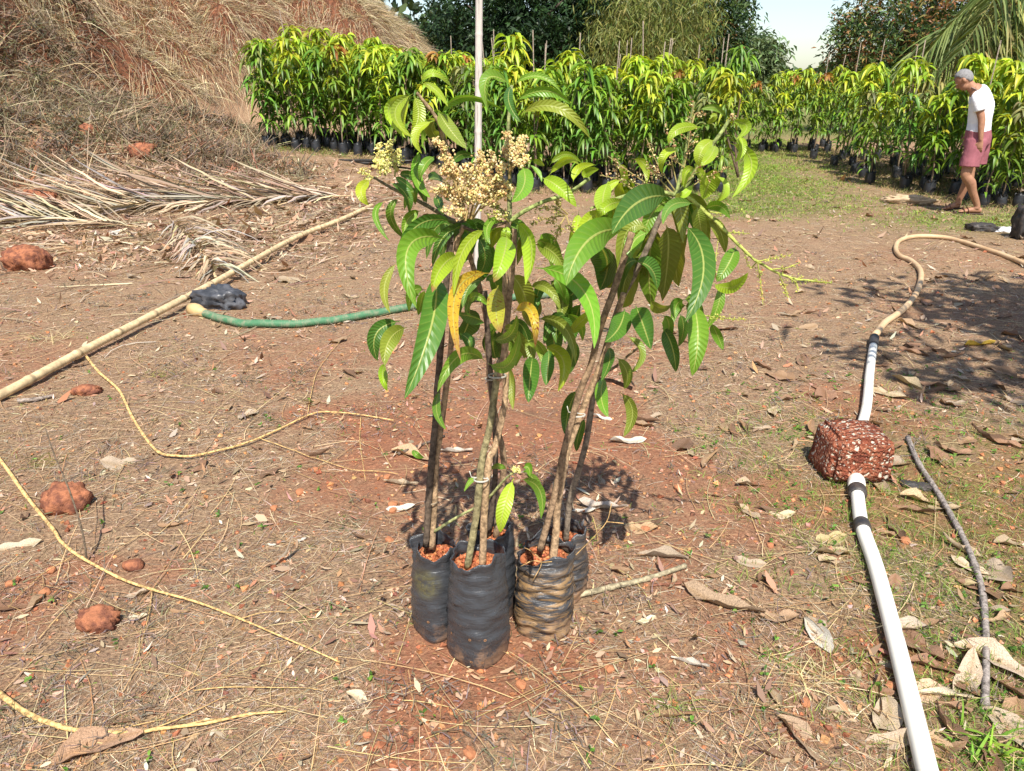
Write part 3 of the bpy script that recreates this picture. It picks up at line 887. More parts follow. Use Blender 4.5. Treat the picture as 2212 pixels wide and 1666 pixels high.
cnt += block([(4.4, 7.4, 19.2), (4.4, 7.6, 19.9), (4.2, 8.0, 20.9)], 'far', rw, 0.40)
print('saplings', cnt)
# the tall double-stemmed one and the taller crown behind the post
def tall_sapling():
    b = gp(1592, 408)
    root = thing('mango_sapling', 'tall lanky mango sapling with two bare stems rising above the nursery by the grass path', 'sapling', tuple(b))
    bag = make_bag('bag', root)
    bag.data.transform(Matrix.Translation(Vector((0, 0, 0))))
    st = MB(); fo = MB()
    Y = b[1]
    for pts in ([(1592, 360), (1588, 300), (1598, 220), (1606, 150), (1604, 110)], [(1592, 330), (1560, 240), (1580, 180), (1596, 130)]):
        p = np.array([P(u, v, Y + 0.1) for u, v in pts])
        p[0] = b + (0, 0, 0.17)
        sp = spline(p, 4)
        v, f = tube(sp, np.linspace(0.018, 0.009, len(sp)), 7)
        st.add(v, f, np.tile((0.13, 0.09, 0.06), (len(v), 1)))
        for t, n in ((1.0, 16), (0.93, 14), (0.86, 10)):
            whorl(fo, sp[int(t * (len(sp) - 1))] + RNG.normal(0, 0.04, 3), n, 0.25, 0.043, MG + DG, 0.95, 0.25)
    st.build('stem', M['bark'], root)
    o = fo.build('foliage', M['foliage'], root)
    o.color = (1, 1, 1, 1)
tall_sapling()
put_sapling(0, P(1100, 300, 13.0)[0], 13.0, 'centre', 1.22, label='tallest yellow green sapling just behind the white bamboo post')
for k, (u, v) in enumerate([(2123, 447), (2160, 449), (2197, 447)]):
    p = gp(u, v)
    put_sapling([5, 3, 5][k], p[0], p[1], 'right', 0.85, label=['small green sapling leaning in the end bag behind the stooping man', 'pale sapling in the middle bag of three behind the man', 'bright sapling in the last bag of the row behind the man'][k])
for r, _ in PROTOS:      # the masters themselves stand in the far rows
    pass
spots = [(1.2, 18.4), (2.0, 18.6), (2.9, 18.5), (0.6, 18.2), (7.6, 18.6), (8.6, 18.7), (9.5, 18.6)]
for (r, adj), (x, y) in zip(PROTOS, spots):
    r.location = (x, y, h1(x, y) - 0.008)
    b = 'centre' if x < 4.5 else 'right'
    r['label'] = '%s mango sapling %s' % (adj, WHERE[b]); r['group'] = '%s saplings, %s block' % (adj, b)

# ------------------------------------------------------------------ trees
def limbs(root, base, h, spread, col, r0=0.16, n=5):
    mb = MB()
    ends = []
    p = spline([base - (0, 0, 0.1), base + (0.1, 0, h * 0.2), base + (-0.05, 0.1, h * 0.42), base + (0.05, 0, h * 0.7)], 5)
    v, f = tube(p, np.linspace(r0 * 1.25, r0 * 0.5, len(p)), 10)
    mb.add(v, f, np.tile(col, (len(v), 1)))
    for k in range(n):
        a = k / n * 6.283 + RNG.normal(0, 0.3)
        s = p[int((0.35 + 0.5 * RNG.random()) * (len(p) - 1))]
        e = s + np.array([math.cos(a) * spread, math.sin(a) * spread, h * RNG.uniform(0.12, 0.4)])
        q = spline([s, (s + e) / 2 + RNG.normal(0, 0.15, 3) + (0, 0, 0.2), e], 5)
        v, f = tube(q, np.linspace(r0 * 0.5, r0 * 0.12, len(q)), 7)
        mb.add(v, f, np.tile(col, (len(v), 1)))
        ends.append(e)
    mb.build('trunk', M['bark'], root)
    return ends

def crown(root, c, rad, ncl, per, L, W, cols, rc=0.55, flush=None, droop=0.6, low=-0.6, name='crown', cl_cols=None):
    mb = MB()
    q = unit(RNG.normal(size=(ncl * 3, 3))) * (RNG.random((ncl * 3, 1)) ** 0.45)
    q = q[q[:, 2] > low][:ncl]
    bump = 0.8 + 0.45 * fbm(q[:, 0] * 2.1 + 5, q[:, 1] * 2.1 + q[:, 2] * 2, 3.0 + c[0], 2)
    cc = np.asarray(c) + q * np.asarray(rad) * bump[:, None]
    m = len(cc)
    tone = RNG.uniform(0.65, 1.3, m)
    fl = RNG.random(m) < (flush[0] if flush else 0)
    n = m * per
    pos = np.repeat(cc, per, 0) + np.clip(RNG.normal(0, 0.5, (n, 3)), -0.85, 0.85) * rc * (1, 1, 0.75)
    d = RNG.normal(0, 1, (n, 3)); d[:, 2] = d[:, 2] * 0.4 + 0.1
    b = RNG.normal(0, 0.15, (n, 3)); b[:, 2] -= droop * RNG.uniform(0.5, 1.4, n)
    c1 = palette(n, cols, 0.15) * np.repeat(tone, per)[:, None]
    if flush:
        c2 = palette(n, flush[1], 0.15)
        mk = np.repeat(fl, per) & (RNG.random(n) < 0.75)
        c1[mk] = c2[mk]
    v, f, k = ribbons(pos, d, L * RNG.uniform(0.6, 1.2, n), W * RNG.uniform(0.7, 1.2, n), b, 2, c1, None, 0, lambda t: np.array([0.25, 1.0, 0.1]))
    mb.add(v, f, k)
    return mb.build(name, M['treeleaf'], root)

DK = [(0.022, 0.050, 0.016), (0.03, 0.066, 0.02), (0.016, 0.036, 0.014)]
MD = [(0.075, 0.125, 0.03), (0.10, 0.15, 0.04), (0.05, 0.09, 0.025)]
OL = [(0.15, 0.17, 0.035), (0.20, 0.20, 0.05), (0.10, 0.13, 0.03)]
RD = [(0.28, 0.13, 0.055), (0.36, 0.19, 0.075), (0.22, 0.11, 0.055)]

def tree(label, x, y, h, rad, cz, cols, ncl, per, L=0.24, W=0.07, flush=None, rc=0.6, droop=0.6, name='mango_tree', low=-0.75):
    b = np.array([x, y, h1(x, y)])
    t = thing(name, label, 'tree', tuple(b), 'trees beyond the nursery')
    limbs(t, b, h, rad[0] * 0.6, (0.09, 0.07, 0.055), 0.18)
    crown(t, b + (0, 0, cz), rad, ncl, per, L, W, cols, rc, flush, droop, low)
    return t

tree('dense very dark green tree rising behind the foot of the straw bank', 0.2, 27.5, 6.5, (3.3, 2.4, 2.9), 3.3, DK, 400, 48, 0.22, 0.07)
tree('dark leafy mango tree standing behind the middle of the nursery', 3.4, 29.5, 6.5, (2.9, 2.4, 2.8), 3.3, DK + MD[2:], 400, 48, 0.22, 0.07)
tree('tall grey green mango tree with a few rusty shoots left of the sky gap', 6.9, 33.0, 7.0, (2.3, 2.2, 3.0), 3.7, MD + DK, 400, 48, 0.22, 0.07, flush=(0.16, RD))
tree('pale hazy tree filling the foot of the sky gap', 13.0, 47.0, 5.0, (1.9, 2.0, 1.9), 2.4, [(0.10, 0.15, 0.06), (0.14, 0.18, 0.08)], 160, 50, 0.35, 0.11, rc=0.8)
tree('mango tree covered in rusty red new shoots right of the sky gap', 13.3, 27.5, 6.0, (3.4, 2.4, 2.7), 2.6, MD + MD + DK, 520, 48, 0.19, 0.058, flush=(0.36, RD + [(0.25, 0.22, 0.06)]))
tree('dark mango tree with brown flush behind the coconut palm', 17.6, 26.5, 7.0, (3.0, 2.4, 2.8), 3.4, MD + DK, 400, 46, 0.19, 0.058, flush=(0.25, RD))

def bamboo_clump():
    x, y = 4.1, 25.2
    b = np.array([x, y, h1(x, y)])
    t = thing('bamboo_clump', 'feathery olive yellow bamboo clump hanging over the nursery stakes', 'bamboo', tuple(b))
    lf = MB()
    for k in range(34):
        a = RNG.random() * 6.283; s = RNG.uniform(0.2, 1.7)
        p0 = b + np.array([math.cos(a) * 0.35, math.sin(a) * 0.35, -0.05])
        p2 = b + np.array([math.cos(a) * s * 1.25, math.sin(a) * s * 0.9, RNG.uniform(2.7, 4.6)])
        p1 = (p0 + p2) / 2 + np.array([-math.cos(a) * 0.25 * s, -math.sin(a) * 0.25 * s, 0.6])
        p3 = p2 + np.array([math.cos(a) * 0.5, math.sin(a) * 0.4, -RNG.uniform(0.2, 0.9)])
        sp = spline([p0, p1, p2, p3], 6)
        cu = MB(); v, f = tube(sp, np.linspace(0.03, 0.006, len(sp)), 6)
        cu.add(v, f, np.tile((0.22, 0.20, 0.07), (len(v), 1))).build('culm', M['bark'], t)
        n = 330
        i = RNG.integers(5, len(sp), n)
        pos = sp[i] + RNG.normal(0, 0.22, (n, 3)) - np.stack([0 * i, 0 * i, np.abs(RNG.normal(0, 0.35, n))], -1)
        d = np.stack([RNG.normal(0, 0.6, n), RNG.normal(0, 0.6, n), -np.abs(RNG.normal(0.6, 0.4, n))], -1)
        v, f, c = ribbons(pos, d, RNG.uniform(0.14, 0.28, n), 0.030, RNG.normal(0, 0.1, (n, 3)) - (0, 0, 0.3), 2, palette(n, OL, 0.2), None, 0, lambda t: np.array([0.3, 1.0, 0.05]))
        lf.add(v, f, c)
    lf.build('foliage', M['treeleaf'], t)
bamboo_clump()

def far_woods():
    mb = MB()
    n = 26000
    x = RNG.uniform(-30, 75, n); y = RNG.uniform(58, 80, n)
    hh = 3.0 + 4.5 * fbm(x * 0.16, y * 0.05, 8, 3)
    gap = np.exp(-((x / y - 0.335) / 0.06) ** 2)
    z = H(x, y) + RNG.random(n) ** 0.7 * hh * (1 - 0.62 * gap)
    d = RNG.normal(0, 1, (n, 3)); b = RNG.normal(0, 0.2, (n, 3)) - (0, 0, 0.3)
    v, f, c = ribbons(np.stack([x, y, z], -1), d, RNG.uniform(0.5, 1.0, n), 0.45, b, 2, palette(n, [(0.06, 0.09, 0.035), (0.09, 0.12, 0.05), (0.045, 0.07, 0.03)], 0.25), None, 0, lambda t: np.array([0.3, 1.0, 0.1]))
    mb.add(v, f, c)
    kind(mb.build('distant_woods', M['treeleaf']), 'stuff', 'distant wood closing the view behind the nursery trees')
far_woods()

# coconut palms
def frond(root, pts, nl, L, col, name='frond', hang=0.7, wid=0.035, mat='treeleaf', r0=0.02, spread=0.9):
    sp = spline(pts, 8); m = len(sp)
    mb = MB(); v, f = tube(sp, np.linspace(r0, r0 * 0.2, m), 6)
    mb.add(v, f, np.tile((0.26, 0.25, 0.09), (len(v), 1)))
    t = np.linspace(0.12, 0.99, nl); idx = t * (m - 1); i = np.clip(idx.astype(int), 0, m - 2)
    pos = sp[i] + (sp[i + 1] - sp[i]) * (idx - i)[:, None]
    tan = unit(sp[i + 1] - sp[i])
    sd = unit(np.cross(tan, (0, 0, 1.0)))
    for s in (-1, 1):
        d = tan * 0.55 + sd * s * spread + RNG.normal(0, 0.10, (nl, 3)) + np.array([0, 0, 0.10])
        b = np.zeros((nl, 3)); b[:, 2] = -hang * RNG.uniform(0.6, 1.2, nl)
        LL = L * (0.35 + 0.75 * np.sin(math.pi * np.clip(t * 0.85 + 0.1, 0, 1))) * RNG.uniform(0.85, 1.1, nl)
        v, f, c = ribbons(pos, d, LL, wid, b, 4, palette(nl, col, 0.15), None, 0, lambda q: np.array([0.5, 1, 0.85, 0.5, 0.06]), 0.3)
        mb.add(v, f, c)
    return mb.build(name, M[mat], root)

def palm(label, x, y, th, fronds, trunk_r=0.13):
    b = np.array([x, y, h1(x, y)])
    t = thing('coconut_palm', label, 'palm', tuple(b))
    top = b + np.array([0.0, 0.1, th])
    sp = spline([b - (0, 0, 0.1), b + (0.05, 0, th * 0.5), top], 8)
    mb = MB(); v, f = tube(sp, np.linspace(trunk_r * 1.3, trunk_r, len(sp)), 12)
    mb.add(v, f, np.tile((0.22, 0.18, 0.14), (len(v), 1))).build('trunk', M['bark'], t)
    G = [(0.15, 0.20, 0.05), (0.20, 0.24, 0.08), (0.12, 0.17, 0.045)]
    Yl = [(0.44, 0.37, 0.14), (0.38, 0.33, 0.12), (0.30, 0.29, 0.09)]
    for (az, rise, length, fall, dry) in fronds:
        a = math.radians(az)
        dx, dy = math.cos(a), math.sin(a)
        p = [top, top + np.array([dx * length * 0.3, dy * length * 0.3, rise]), top + np.array([dx * length * 0.68, dy * length * 0.68, rise * 1.1 - fall * 0.25]), top + np.array([dx * length, dy * length, rise * 0.7 - fall])]
        frond(t, p, 75, 0.85, Yl if dry else G)
    return t
palm('coconut palm with arching yellow green fronds over the nursery behind the man', 9.2, 13.4, 0.8,
     [(178, 1.6, 2.5, 0.3, 0), (184, 1.1, 2.5, 0.1, 1), (165, 1.9, 2.6, 0.4, 0), (205, 1.5, 2.4, 0.3, 0), (196, 1.9, 2.4, 0.5, 1), (172, 1.3, 2.5, 0.1, 1), (190, 2.2, 2.4, 0.4, 0), (140, 1.6, 3.6, 1.4, 0), (240, 1.3, 3.4, 1.5, 0),
      (90, 1.6, 3.4, 1.3, 0), (30, 1.5, 3.4, 1.3, 0), (330, 1.5, 3.4, 1.3, 0), (285, 1.6, 3.4, 1.3, 0), (170, 0.9, 2.4, 0.0, 1)])

def banana():
    x, y = 9.0, 15.5
    b = np.array([x, y, h1(x, y)])
    t = thing('banana_plant', 'broad green banana leaf standing among the saplings above the man', 'banana plant', tuple(b))
    mb = MB(); sp = spline([b, b + (0, 0, 0.6), b + (0.02, 0, 1.2)], 4)
    v, f = tube(sp, np.linspace(0.07, 0.035, len(sp)), 8); mb.add(v, f, np.tile((0.20, 0.24, 0.08), (len(v), 1))).build('stem', M['bark'], t)
    for (az, up, L) in ((195, 1.0, 0.95), (20, 1.1, 0.9), (110, 1.3, 0.9), (280, 1.2, 0.9)):
        a = math.radians(az); d = np.array([[math.cos(a) * 0.7, math.sin(a) * 0.7, up]])
        v, f, c = ribbons((b + (0.02, 0, 1.15))[None], d, np.array([L]), np.array([0.26]), np.array([[math.cos(a) * 0.2, math.sin(a) * 0.2, -0.55]]), 10, np.array([[0.13, 0.24, 0.05]]),
                          np.array([[-math.sin(a), math.cos(a), 0]]), 0, lambda q: np.sin(math.pi * np.clip(q * 0.93 + 0.03, 0, 1)) ** 0.5 * S(q / 0.25), 0.4)
        MB().add(v, f, c).build('leaf', M['foliage'], t)
banana()

# the tree outside the picture whose shade lies over the hose
def shade_tree():
    x, y = 4.1, 2.0
    b = np.array([x, y, h1(x, y)])
    t = thing('leafy_tree', 'leafy tree whose dappled shade falls across the ground by the cream hose', 'tree', tuple(b))
    limbs(t, b, 4.6, 1.4, (0.16, 0.13, 0.10), 0.12)
    crown(t, b + (-0.2, 0.1, 3.7), (1.5, 1.6, 0.9), 130, 34, 0.2, 0.08, MD, 0.42)
shade_tree()

# ------------------------------------------------------------------ the five potted mango grafts in the foreground
def c4(x, y): return 734.5 + 0.33714 * x, 129.6 + 0.33714 * y
def c5(x, y): return 1080.1 + 0.41496 * x, 129.6 + 0.41496 * y
def c6(x, y): return 777.7 + 0.33718 * x, 518.5 + 0.33718 * y
def c7(x, y): return 777.7 + 0.35158 * x, 993.7 + 0.35158 * y
CR = {4: (c4, 0.33714), 5: (c5, 0.41496), 6: (c6, 0.33718), 7: (c7, 0.35158)}
LG = 'mango grafts in black bags in the foreground'
BAGS = {   # name: x, y, radius, height, corner angle, wrinkle, dirt, streak, stain, label
    'L': (-0.215, 1.915, 0.070, 0.295, 0.9, 0.5, 0.35, 0.0, (-0.03, -0.065, 0.20), 'mango graft in a black bag with an olive stain, tied to a dark stake'),
    'F': (-0.094, 1.822, 0.079, 0.335, 0.70, 0.62, 0.6, 0.0, None, 'mango graft in the smooth black bag with drain holes, standing foremost of the five'),
    'B': (-0.060, 1.995, 0.068, 0.31, 0.3, 0.6, 0.3, 0.0, None, 'mango graft in the bag hidden behind the drain-holed bag'),
    'R': (0.096, 1.945, 0.083, 0.272, 0.2, 1.5, 0.8, 1.0, None, 'leaning mango graft in the short wrinkled bag streaked with mud'),
    'K': (0.165, 2.105, 0.070, 0.228, 0.4, 1.0, 0.9, 0.3, None, 'leaning mango graft in the bag tucked behind the muddy wrinkled bag'),
}
PL = {}
def make_fg_bag(key):
    x, y, r, h, corner, wr, dirt, streak, stain, label = BAGS[key]
    z0 = h1(x, y) - 0.006
    root = thing('mango_graft', label, 'potted sapling', (x, y, z0), LG)
    PL[key] = root
    nz, nt = 44, 64
    th = np.arange(nt) / nt * 2 * math.pi
    rows = []
    sd = {'L': 3.0, 'F': 8.0, 'B': 1.0, 'R': 15.0, 'K': 22.0}[key]
    for k in range(nz):
        q = k / (nz - 1)
        z = h * q
        ca = th + corner
        sq = 1.0 / (np.abs(np.cos(ca)) ** 6 + np.abs(np.sin(ca)) ** 6) ** (1 / 6)
        w = (1 - q) ** 1.5 * 0.75
        rr = r * (1 + (sq - 1) * w * 0.9)
        rr = rr * (0.90 + 0.12 * math.sin(math.pi * min(1.0, q * 1.0 + 0.08)))
        if q < 0.06: rr = rr * (0.93 + 0.07 * (q / 0.06) ** 0.5)
        cx, sx_ = np.cos(th), np.sin(th)
        n1 = fbm(cx * 1.6 + sd, q * 16 + sx_ * 1.6, sd, 3) - 0.5
        n2 = fbm(cx * 2.5 + 9 + sd + q * 3, q * 34 + sx_ * 2.5, sd + 2, 2) - 0.5
        rr = rr + (0.012 * n1 + 0.010 * n2) * (wr + 0.15)
        n3 = fbm(cx * 1.3 + sd, sx_ * 1.3 + 4, sd + 5, 2) - 0.5
        zz = np.full(nt, z)
        if q > 0.80:
            t = (q - 0.80) / 0.20
            fold = fbm(cx * 2.2 + sd, sx_ * 2.2, sd + 7, 3) - 0.5
            rr = rr + t * (0.052 * fold + 0.014 * n3)
            zz = zz + t * t * (0.075 * (fbm(cx * 1.5 + 3 * sd, sx_ * 1.5, sd + 9, 2) - 0.5) - 0.006)
        if q < 0.1:
            zz = zz - (0.1 - q) * 0
        rows.append(np.stack([cx * rr, sx_ * rr, zz], -1))
    V = np.concatenate(rows)
    i = np.arange(nz - 1)[:, None] * nt; j = np.arange(nt)[None]; j2 = (j + 1) % nt
    f = np.stack([i + j, i + j2, i + nt + j2, i + nt + j], -1).reshape(-1, 4)
    V = np.concatenate([V, [[0, 0, 0.0]]])
    jj = np.arange(nt)
    f2 = np.stack([(jj + 1) % nt, jj, np.full(nt, nz * nt)], -1)
    o = (MB().add(V + (x, y, z0), [f, f2])).build('bag', mat_bag(dirt, streak, stain, 0.38 if wr < 0.7 else 0.5), root)
    md = o.modifiers.new('film', 'SOLIDIFY'); md.thickness = 0.0016; md.offset = -1
    # soil
    s = MB()
    zs = h - 0.045
    rs = np.linspace(0, r * 0.88, 9)
    vv = [[0, 0, zs]]; ff = []; ff3 = []
    for a in range(1, 9):
        vv += [[rs[a] * math.cos(t), rs[a] * math.sin(t), zs + 0.010 * (float(vn(rs[a] * 90 * math.cos(t), rs[a] * 90 * math.sin(t), sd)) - 0.5)] for t in np.arange(24) / 24 * 6.2832]
    for b in range(24): ff3.append((0, 1 + b, 1 + (b + 1) % 24))
    for a in range(7):
        for b in range(24):
            ff.append((1 + a * 24 + b, 1 + (a + 1) * 24 + b, 1 + (a + 1) * 24 + (b + 1) % 24, 1 + a * 24 + (b + 1) % 24))
    s.add(np.array(vv) + (x, y, z0), [np.array(ff), np.array(ff3)], (0.32, 0.11, 0.05))
    n = 170
    a = RNG.random(n) * 6.283; q = np.sqrt(RNG.random(n)) * r * 0.74
    v, f, c = blobs(np.stack([x + np.cos(a) * q, y + np.sin(a) * q, np.full(n, z0 + zs + 0.004)], -1), RNG.uniform(0.003, 0.008, n), palette(n, [(0.42, 0.14, 0.06), (0.50, 0.20, 0.09), (0.30, 0.10, 0.05)]))
    s.add(v, f, c)
    s.build('soil', M['gravel'], root)
    return root
for k in BAGS: make_fg_bag(k)

def drain_hole(key, u, v):
    from mathutils.bvhtree import BVHTree
    x, y, r, *_ = BAGS[key]
    bo = [c for c in PL[key].children if c.name.startswith('bag')][0]
    bv = BVHTree.FromPolygons([w.co[:] for w in bo.data.vertices], [q.vertices[:] for q in bo.data.polygons])
    org = Vector((0, 0, CAM_H)) - PL[key].location
    hit = bv.ray_cast(org, Vector(ray(u, v)).normalized())[0]
    if hit is None: return
    p = np.array(hit + PL[key].location)
    d = unit(np.array([p[0] - x, p[1] - y, 0.0]))
    c = p + d * 0.0018
    a = np.array([-d[1], d[0], 0]); b = np.array([0, 0, 1.0])
    th = np.arange(10) / 10 * 6.283
    ring = [c + (a * math.cos(t) + b * math.sin(t)) * 0.0042 for t in th] + [c + d * 0.0012 + (a * math.cos(t) + b * math.sin(t)) * 0.0026 for t in th] + [c - d * 0.003 + (a * math.cos(t) + b * math.sin(t)) * 0.0022 for t in th] + [c - d * 0.003]
    f = [(k, (k + 1) % 10, 10 + (k + 1) % 10, 10 + k) for k in range(10)] + [(10 + k, 10 + (k + 1) % 10, 20 + (k + 1) % 10, 20 + k) for k in range(10)]
    f3 = [(20 + k, 20 + (k + 1) % 10, 30) for k in range(10)]
    col = np.concatenate([np.tile((0.28, 0.15, 0.08), (20, 1)), np.tile((0.03, 0.018, 0.012), (11, 1))])
    MB().add(np.array(ring), [np.array(f), np.array(f3)], col).build('drain_hole', M['gravel'], bo)
for key, cx, cy in (('F', 675, 1105), ('F', 768, 1107), ('F', 685, 1240), ('F', 750, 1245), ('F', 565, 1062), ('L', 322, 975), ('L', 420, 995), ('L', 412, 1125)):
    drain_hole(key, *c7(cx, cy))

def stick(key, name, crop, pts, Y0, Y1, r0, r1, col, mat='bark', nodes=True, n=9):
    """pts: points along the stem; its distance goes from Y0 to Y1"""
    q = []
    m = len(pts)
    for k, (x, y) in enumerate(pts):
        if crop:
            cr = crop[k] if isinstance(crop, (list, tuple)) else crop
            x, y = CR[cr][0](x, y)
        t = k / (m - 1)
        q.append(P(x, y, Y0 + (Y1 - Y0) * t))
    sp = spline(q, 9)
    rr = np.linspace(r0, r1, len(sp))
    if nodes:
        rr = rr * (1 + 0.10 * (vn(np.arange(len(sp)) * 0.9, 0 * np.arange(len(sp)), len(key) + m + x) - 0.4))
    v, f = tube(sp, rr, n)
    v = v + (fbm(v[:, 0] * 90, v[:, 2] * 30, 2.0, 2) - 0.5)[:, None] * 0.002
    c = np.asarray(col) * (0.8 + 0.4 * vn(v[:, 2] * 25, v[:, 0] * 60, 3.0))[:, None]
    o = MB().add(v, f, c).build(name, M[mat], PL[key])
    return o, sp

TAN = (0.36, 0.25, 0.15); GRN = (0.24, 0.21, 0.11); DRK = (0.10, 0.075, 0.055); BRN = (0.25, 0.17, 0.105)
# L
stick('L', 'stem', [7, 7, 7, 6, 6, 6, 4, 4], [(440, 540), (455, 260), (465, 10), (505, 1290), (558, 900), (585, 650), (740, 1240), (790, 1060)], 1.915, 1.90, 0.0105, 0.006, TAN)
stick('L', 'stake', [7, 7, 6, 6, 6, 6, 4], [(405, 530), (430, 130), (478, 1220), (498, 920), (533, 500), (578, 10), (712, 1170)], 1.90, 1.87, 0.0095, 0.0075, DRK)
stick('L', 'shoot', 7, [(455, 440), (600, 350), (760, 260), (880, 130), (930, 85)], 1.91, 1.80, 0.0045, 0.0028, (0.30, 0.32, 0.14), nodes=False)
# F
stick('F', 'stake', [7, 7, 7, 6, 6, 6], [(660, 660), (715, 330), (748, 10), (830, 1200), (880, 860), (905, 760)], 1.80, 1.83, 0.0095, 0.0085, GRN)
stick('F', 'stem', [7, 7, 7, 6, 6, 6, 6, 4, 4], [(752, 660), (765, 300), (790, 10), (860, 1340), (920, 1090), (935, 880), (930, 300), (1075, 1100), (1085, 1030)], 1.825, 1.86, 0.0105, 0.0055, TAN)
stick('F', 'stake', [6, 6, 6, 6, 4], [(890, 900), (925, 700), (955, 400), (985, 60), (1118, 1082)], 1.815, 1.83, 0.0075, 0.0065, BRN)
# B
stick('B', 'stem', [7, 7, 7, 6, 6, 6, 4, 4], [(835, 480), (865, 200), (885, 10), (880, 1200), (830, 900), (800, 450), (790, 1120), (800, 1050)], 1.99, 1.95, 0.010, 0.006, BRN)
stick('B', 'stake', [7, 7, 6, 6, 6], [(790, 470), (830, 100), (860, 1150), (835, 860), (800, 330)], 2.0, 1.94, 0.008, 0.007, DRK)
# R
_, spR = stick('R', 'stem', [7, 7, 7, 7, 6, 6, 6, 6, 6, 6], [(1185, 610), (1205, 440), (1212, 290), (1255, 40), (1330, 1350), (1400, 1150), (1475, 970), (1545, 790), (1610, 600), (1690, 340)], 1.945, 1.97, 0.0115, 0.0075, TAN)
stick('R', 'stake', [7, 7, 7, 6, 6, 6, 5, 5, 5], [(1105, 555), (1185, 260), (1240, 10), (1300, 1380), (1400, 1000), (1480, 800), (520, 1400), (600, 1180), (687, 897)], 1.93, 1.93, 0.0095, 0.0085, BRN)
# K
stick('K', 'stem', [7, 7, 7, 6, 6, 6, 5, 5, 5, 5, 5], [(1265, 500), (1290, 250), (1345, 60), (1450, 1290), (1485, 1060), (1520, 880), (620, 1280), (700, 1120), (780, 950), (835, 820), (915, 715)], 2.10, 1.98, 0.0095, 0.007, (0.20, 0.16, 0.12))
stick('K', 'twig', 6, [(1535, 865), (1640, 810), (1720, 740), (1815, 670)], 2.03, 2.0, 0.0045, 0.003, (0.24, 0.18, 0.11), nodes=False)
stick('K', 'twig', 6, [(1510, 890), (1620, 905), (1740, 950)], 2.03, 2.05, 0.005, 0.006, (0.13, 0.07, 0.05), nodes=False)
# branches of the crowns
TW = (0.20, 0.17, 0.09); GT = (0.22, 0.27, 0.09)
stick('B', 'branch', 4, [(800, 1060), (700, 1020), (560, 935), (430, 870), (320, 815), (215, 755)], 1.95, 1.92, 0.0065, 0.003, (0.16, 0.14, 0.08))
stick('B', 'branch', 4, [(790, 1040), (770, 880), (720, 700), (670, 520), (620, 380), (550, 280), (490, 210)], 1.95, 1.93, 0.006, 0.0035, (0.26, 0.19, 0.11))
stick('F', 'branch', 4, [(1085, 1035), (1085, 880), (1085, 720), (1075, 560), (1085, 340), (1100, 165)], 1.86, 1.96, 0.006, 0.0035, (0.20, 0.22, 0.09))
stick('F', 'branch', 4, [(1085, 1035), (1180, 970), (1300, 910), (1450, 860), (1600, 760)], 1.86, 1.88, 0.0055, 0.004, GT)
stick('F', 'branch', 4, [(790, 1070), (890, 1100), (1000, 1060), (1085, 1035)], 1.86, 1.86, 0.004, 0.004, (0.15, 0.11, 0.07))
stick('K', 'branch', 5, [(915, 715), (930, 640), (960, 520), (990, 330), (1010, 220)], 1.98, 2.02, 0.005, 0.003, GT)
stick('K', 'branch', 5, [(920, 710), (1000, 610), (1080, 480), (1150, 380), (1195, 310)], 1.98, 2.04, 0.0065, 0.004, GT)
stick('K', 'branch', 5, [(910, 705), (800, 680), (680, 700), (560, 740), (470, 775)], 1.98, 1.90, 0.0055, 0.003, GT)
stick('K', 'branch', 5, [(930, 700), (1010, 740), (1150, 870), (1250, 970), (1340, 1050), (1500, 1130), (1620, 1150), (1725, 1162)], 1.98, 1.90, 0.006, 0.0016, (0.33, 0.38, 0.09))
# white ties
def tie(key, crop, x, y, Y, rad, col=(0.62, 0.60, 0.55), tail=True):
    c = P(*CR[crop][0](x, y), Y)
    t = np.linspace(0, 4 * math.pi, 40)
    p = c + np.stack([np.cos(t) * rad, np.sin(t) * rad * 0.8, t / 40 * 0.012 - 0.002], -1)
    if tail: p = np.concatenate([p, c + np.array([[-rad - 0.006, -0.01, 0.012], [-rad - 0.010, -0.012, 0.03]])])
    v, f = tube(p, 0.0014, 5)
    MB().add(v, f, np.tile(col, (len(v), 1))).build('tie', M['flower'], PL[key])
tie('F', 7, 745, 120, 1.813, 0.019)
tie('L', 7, 435, 260, 1.905, 0.017, (0.40, 0.32, 0.22), False)
tie('R', 6, 1395, 1120, 1.945, 0.020)
tie('R', 6, 1555, 575, 1.94, 0.017, (0.45, 0.42, 0.38), False)
tie('F', 6, 880, 870, 1.825, 0.022, (0.5, 0.48, 0.42), False)
tie('B', 6, 835, 890, 1.95, 0.014, (0.45, 0.4, 0.33), False)

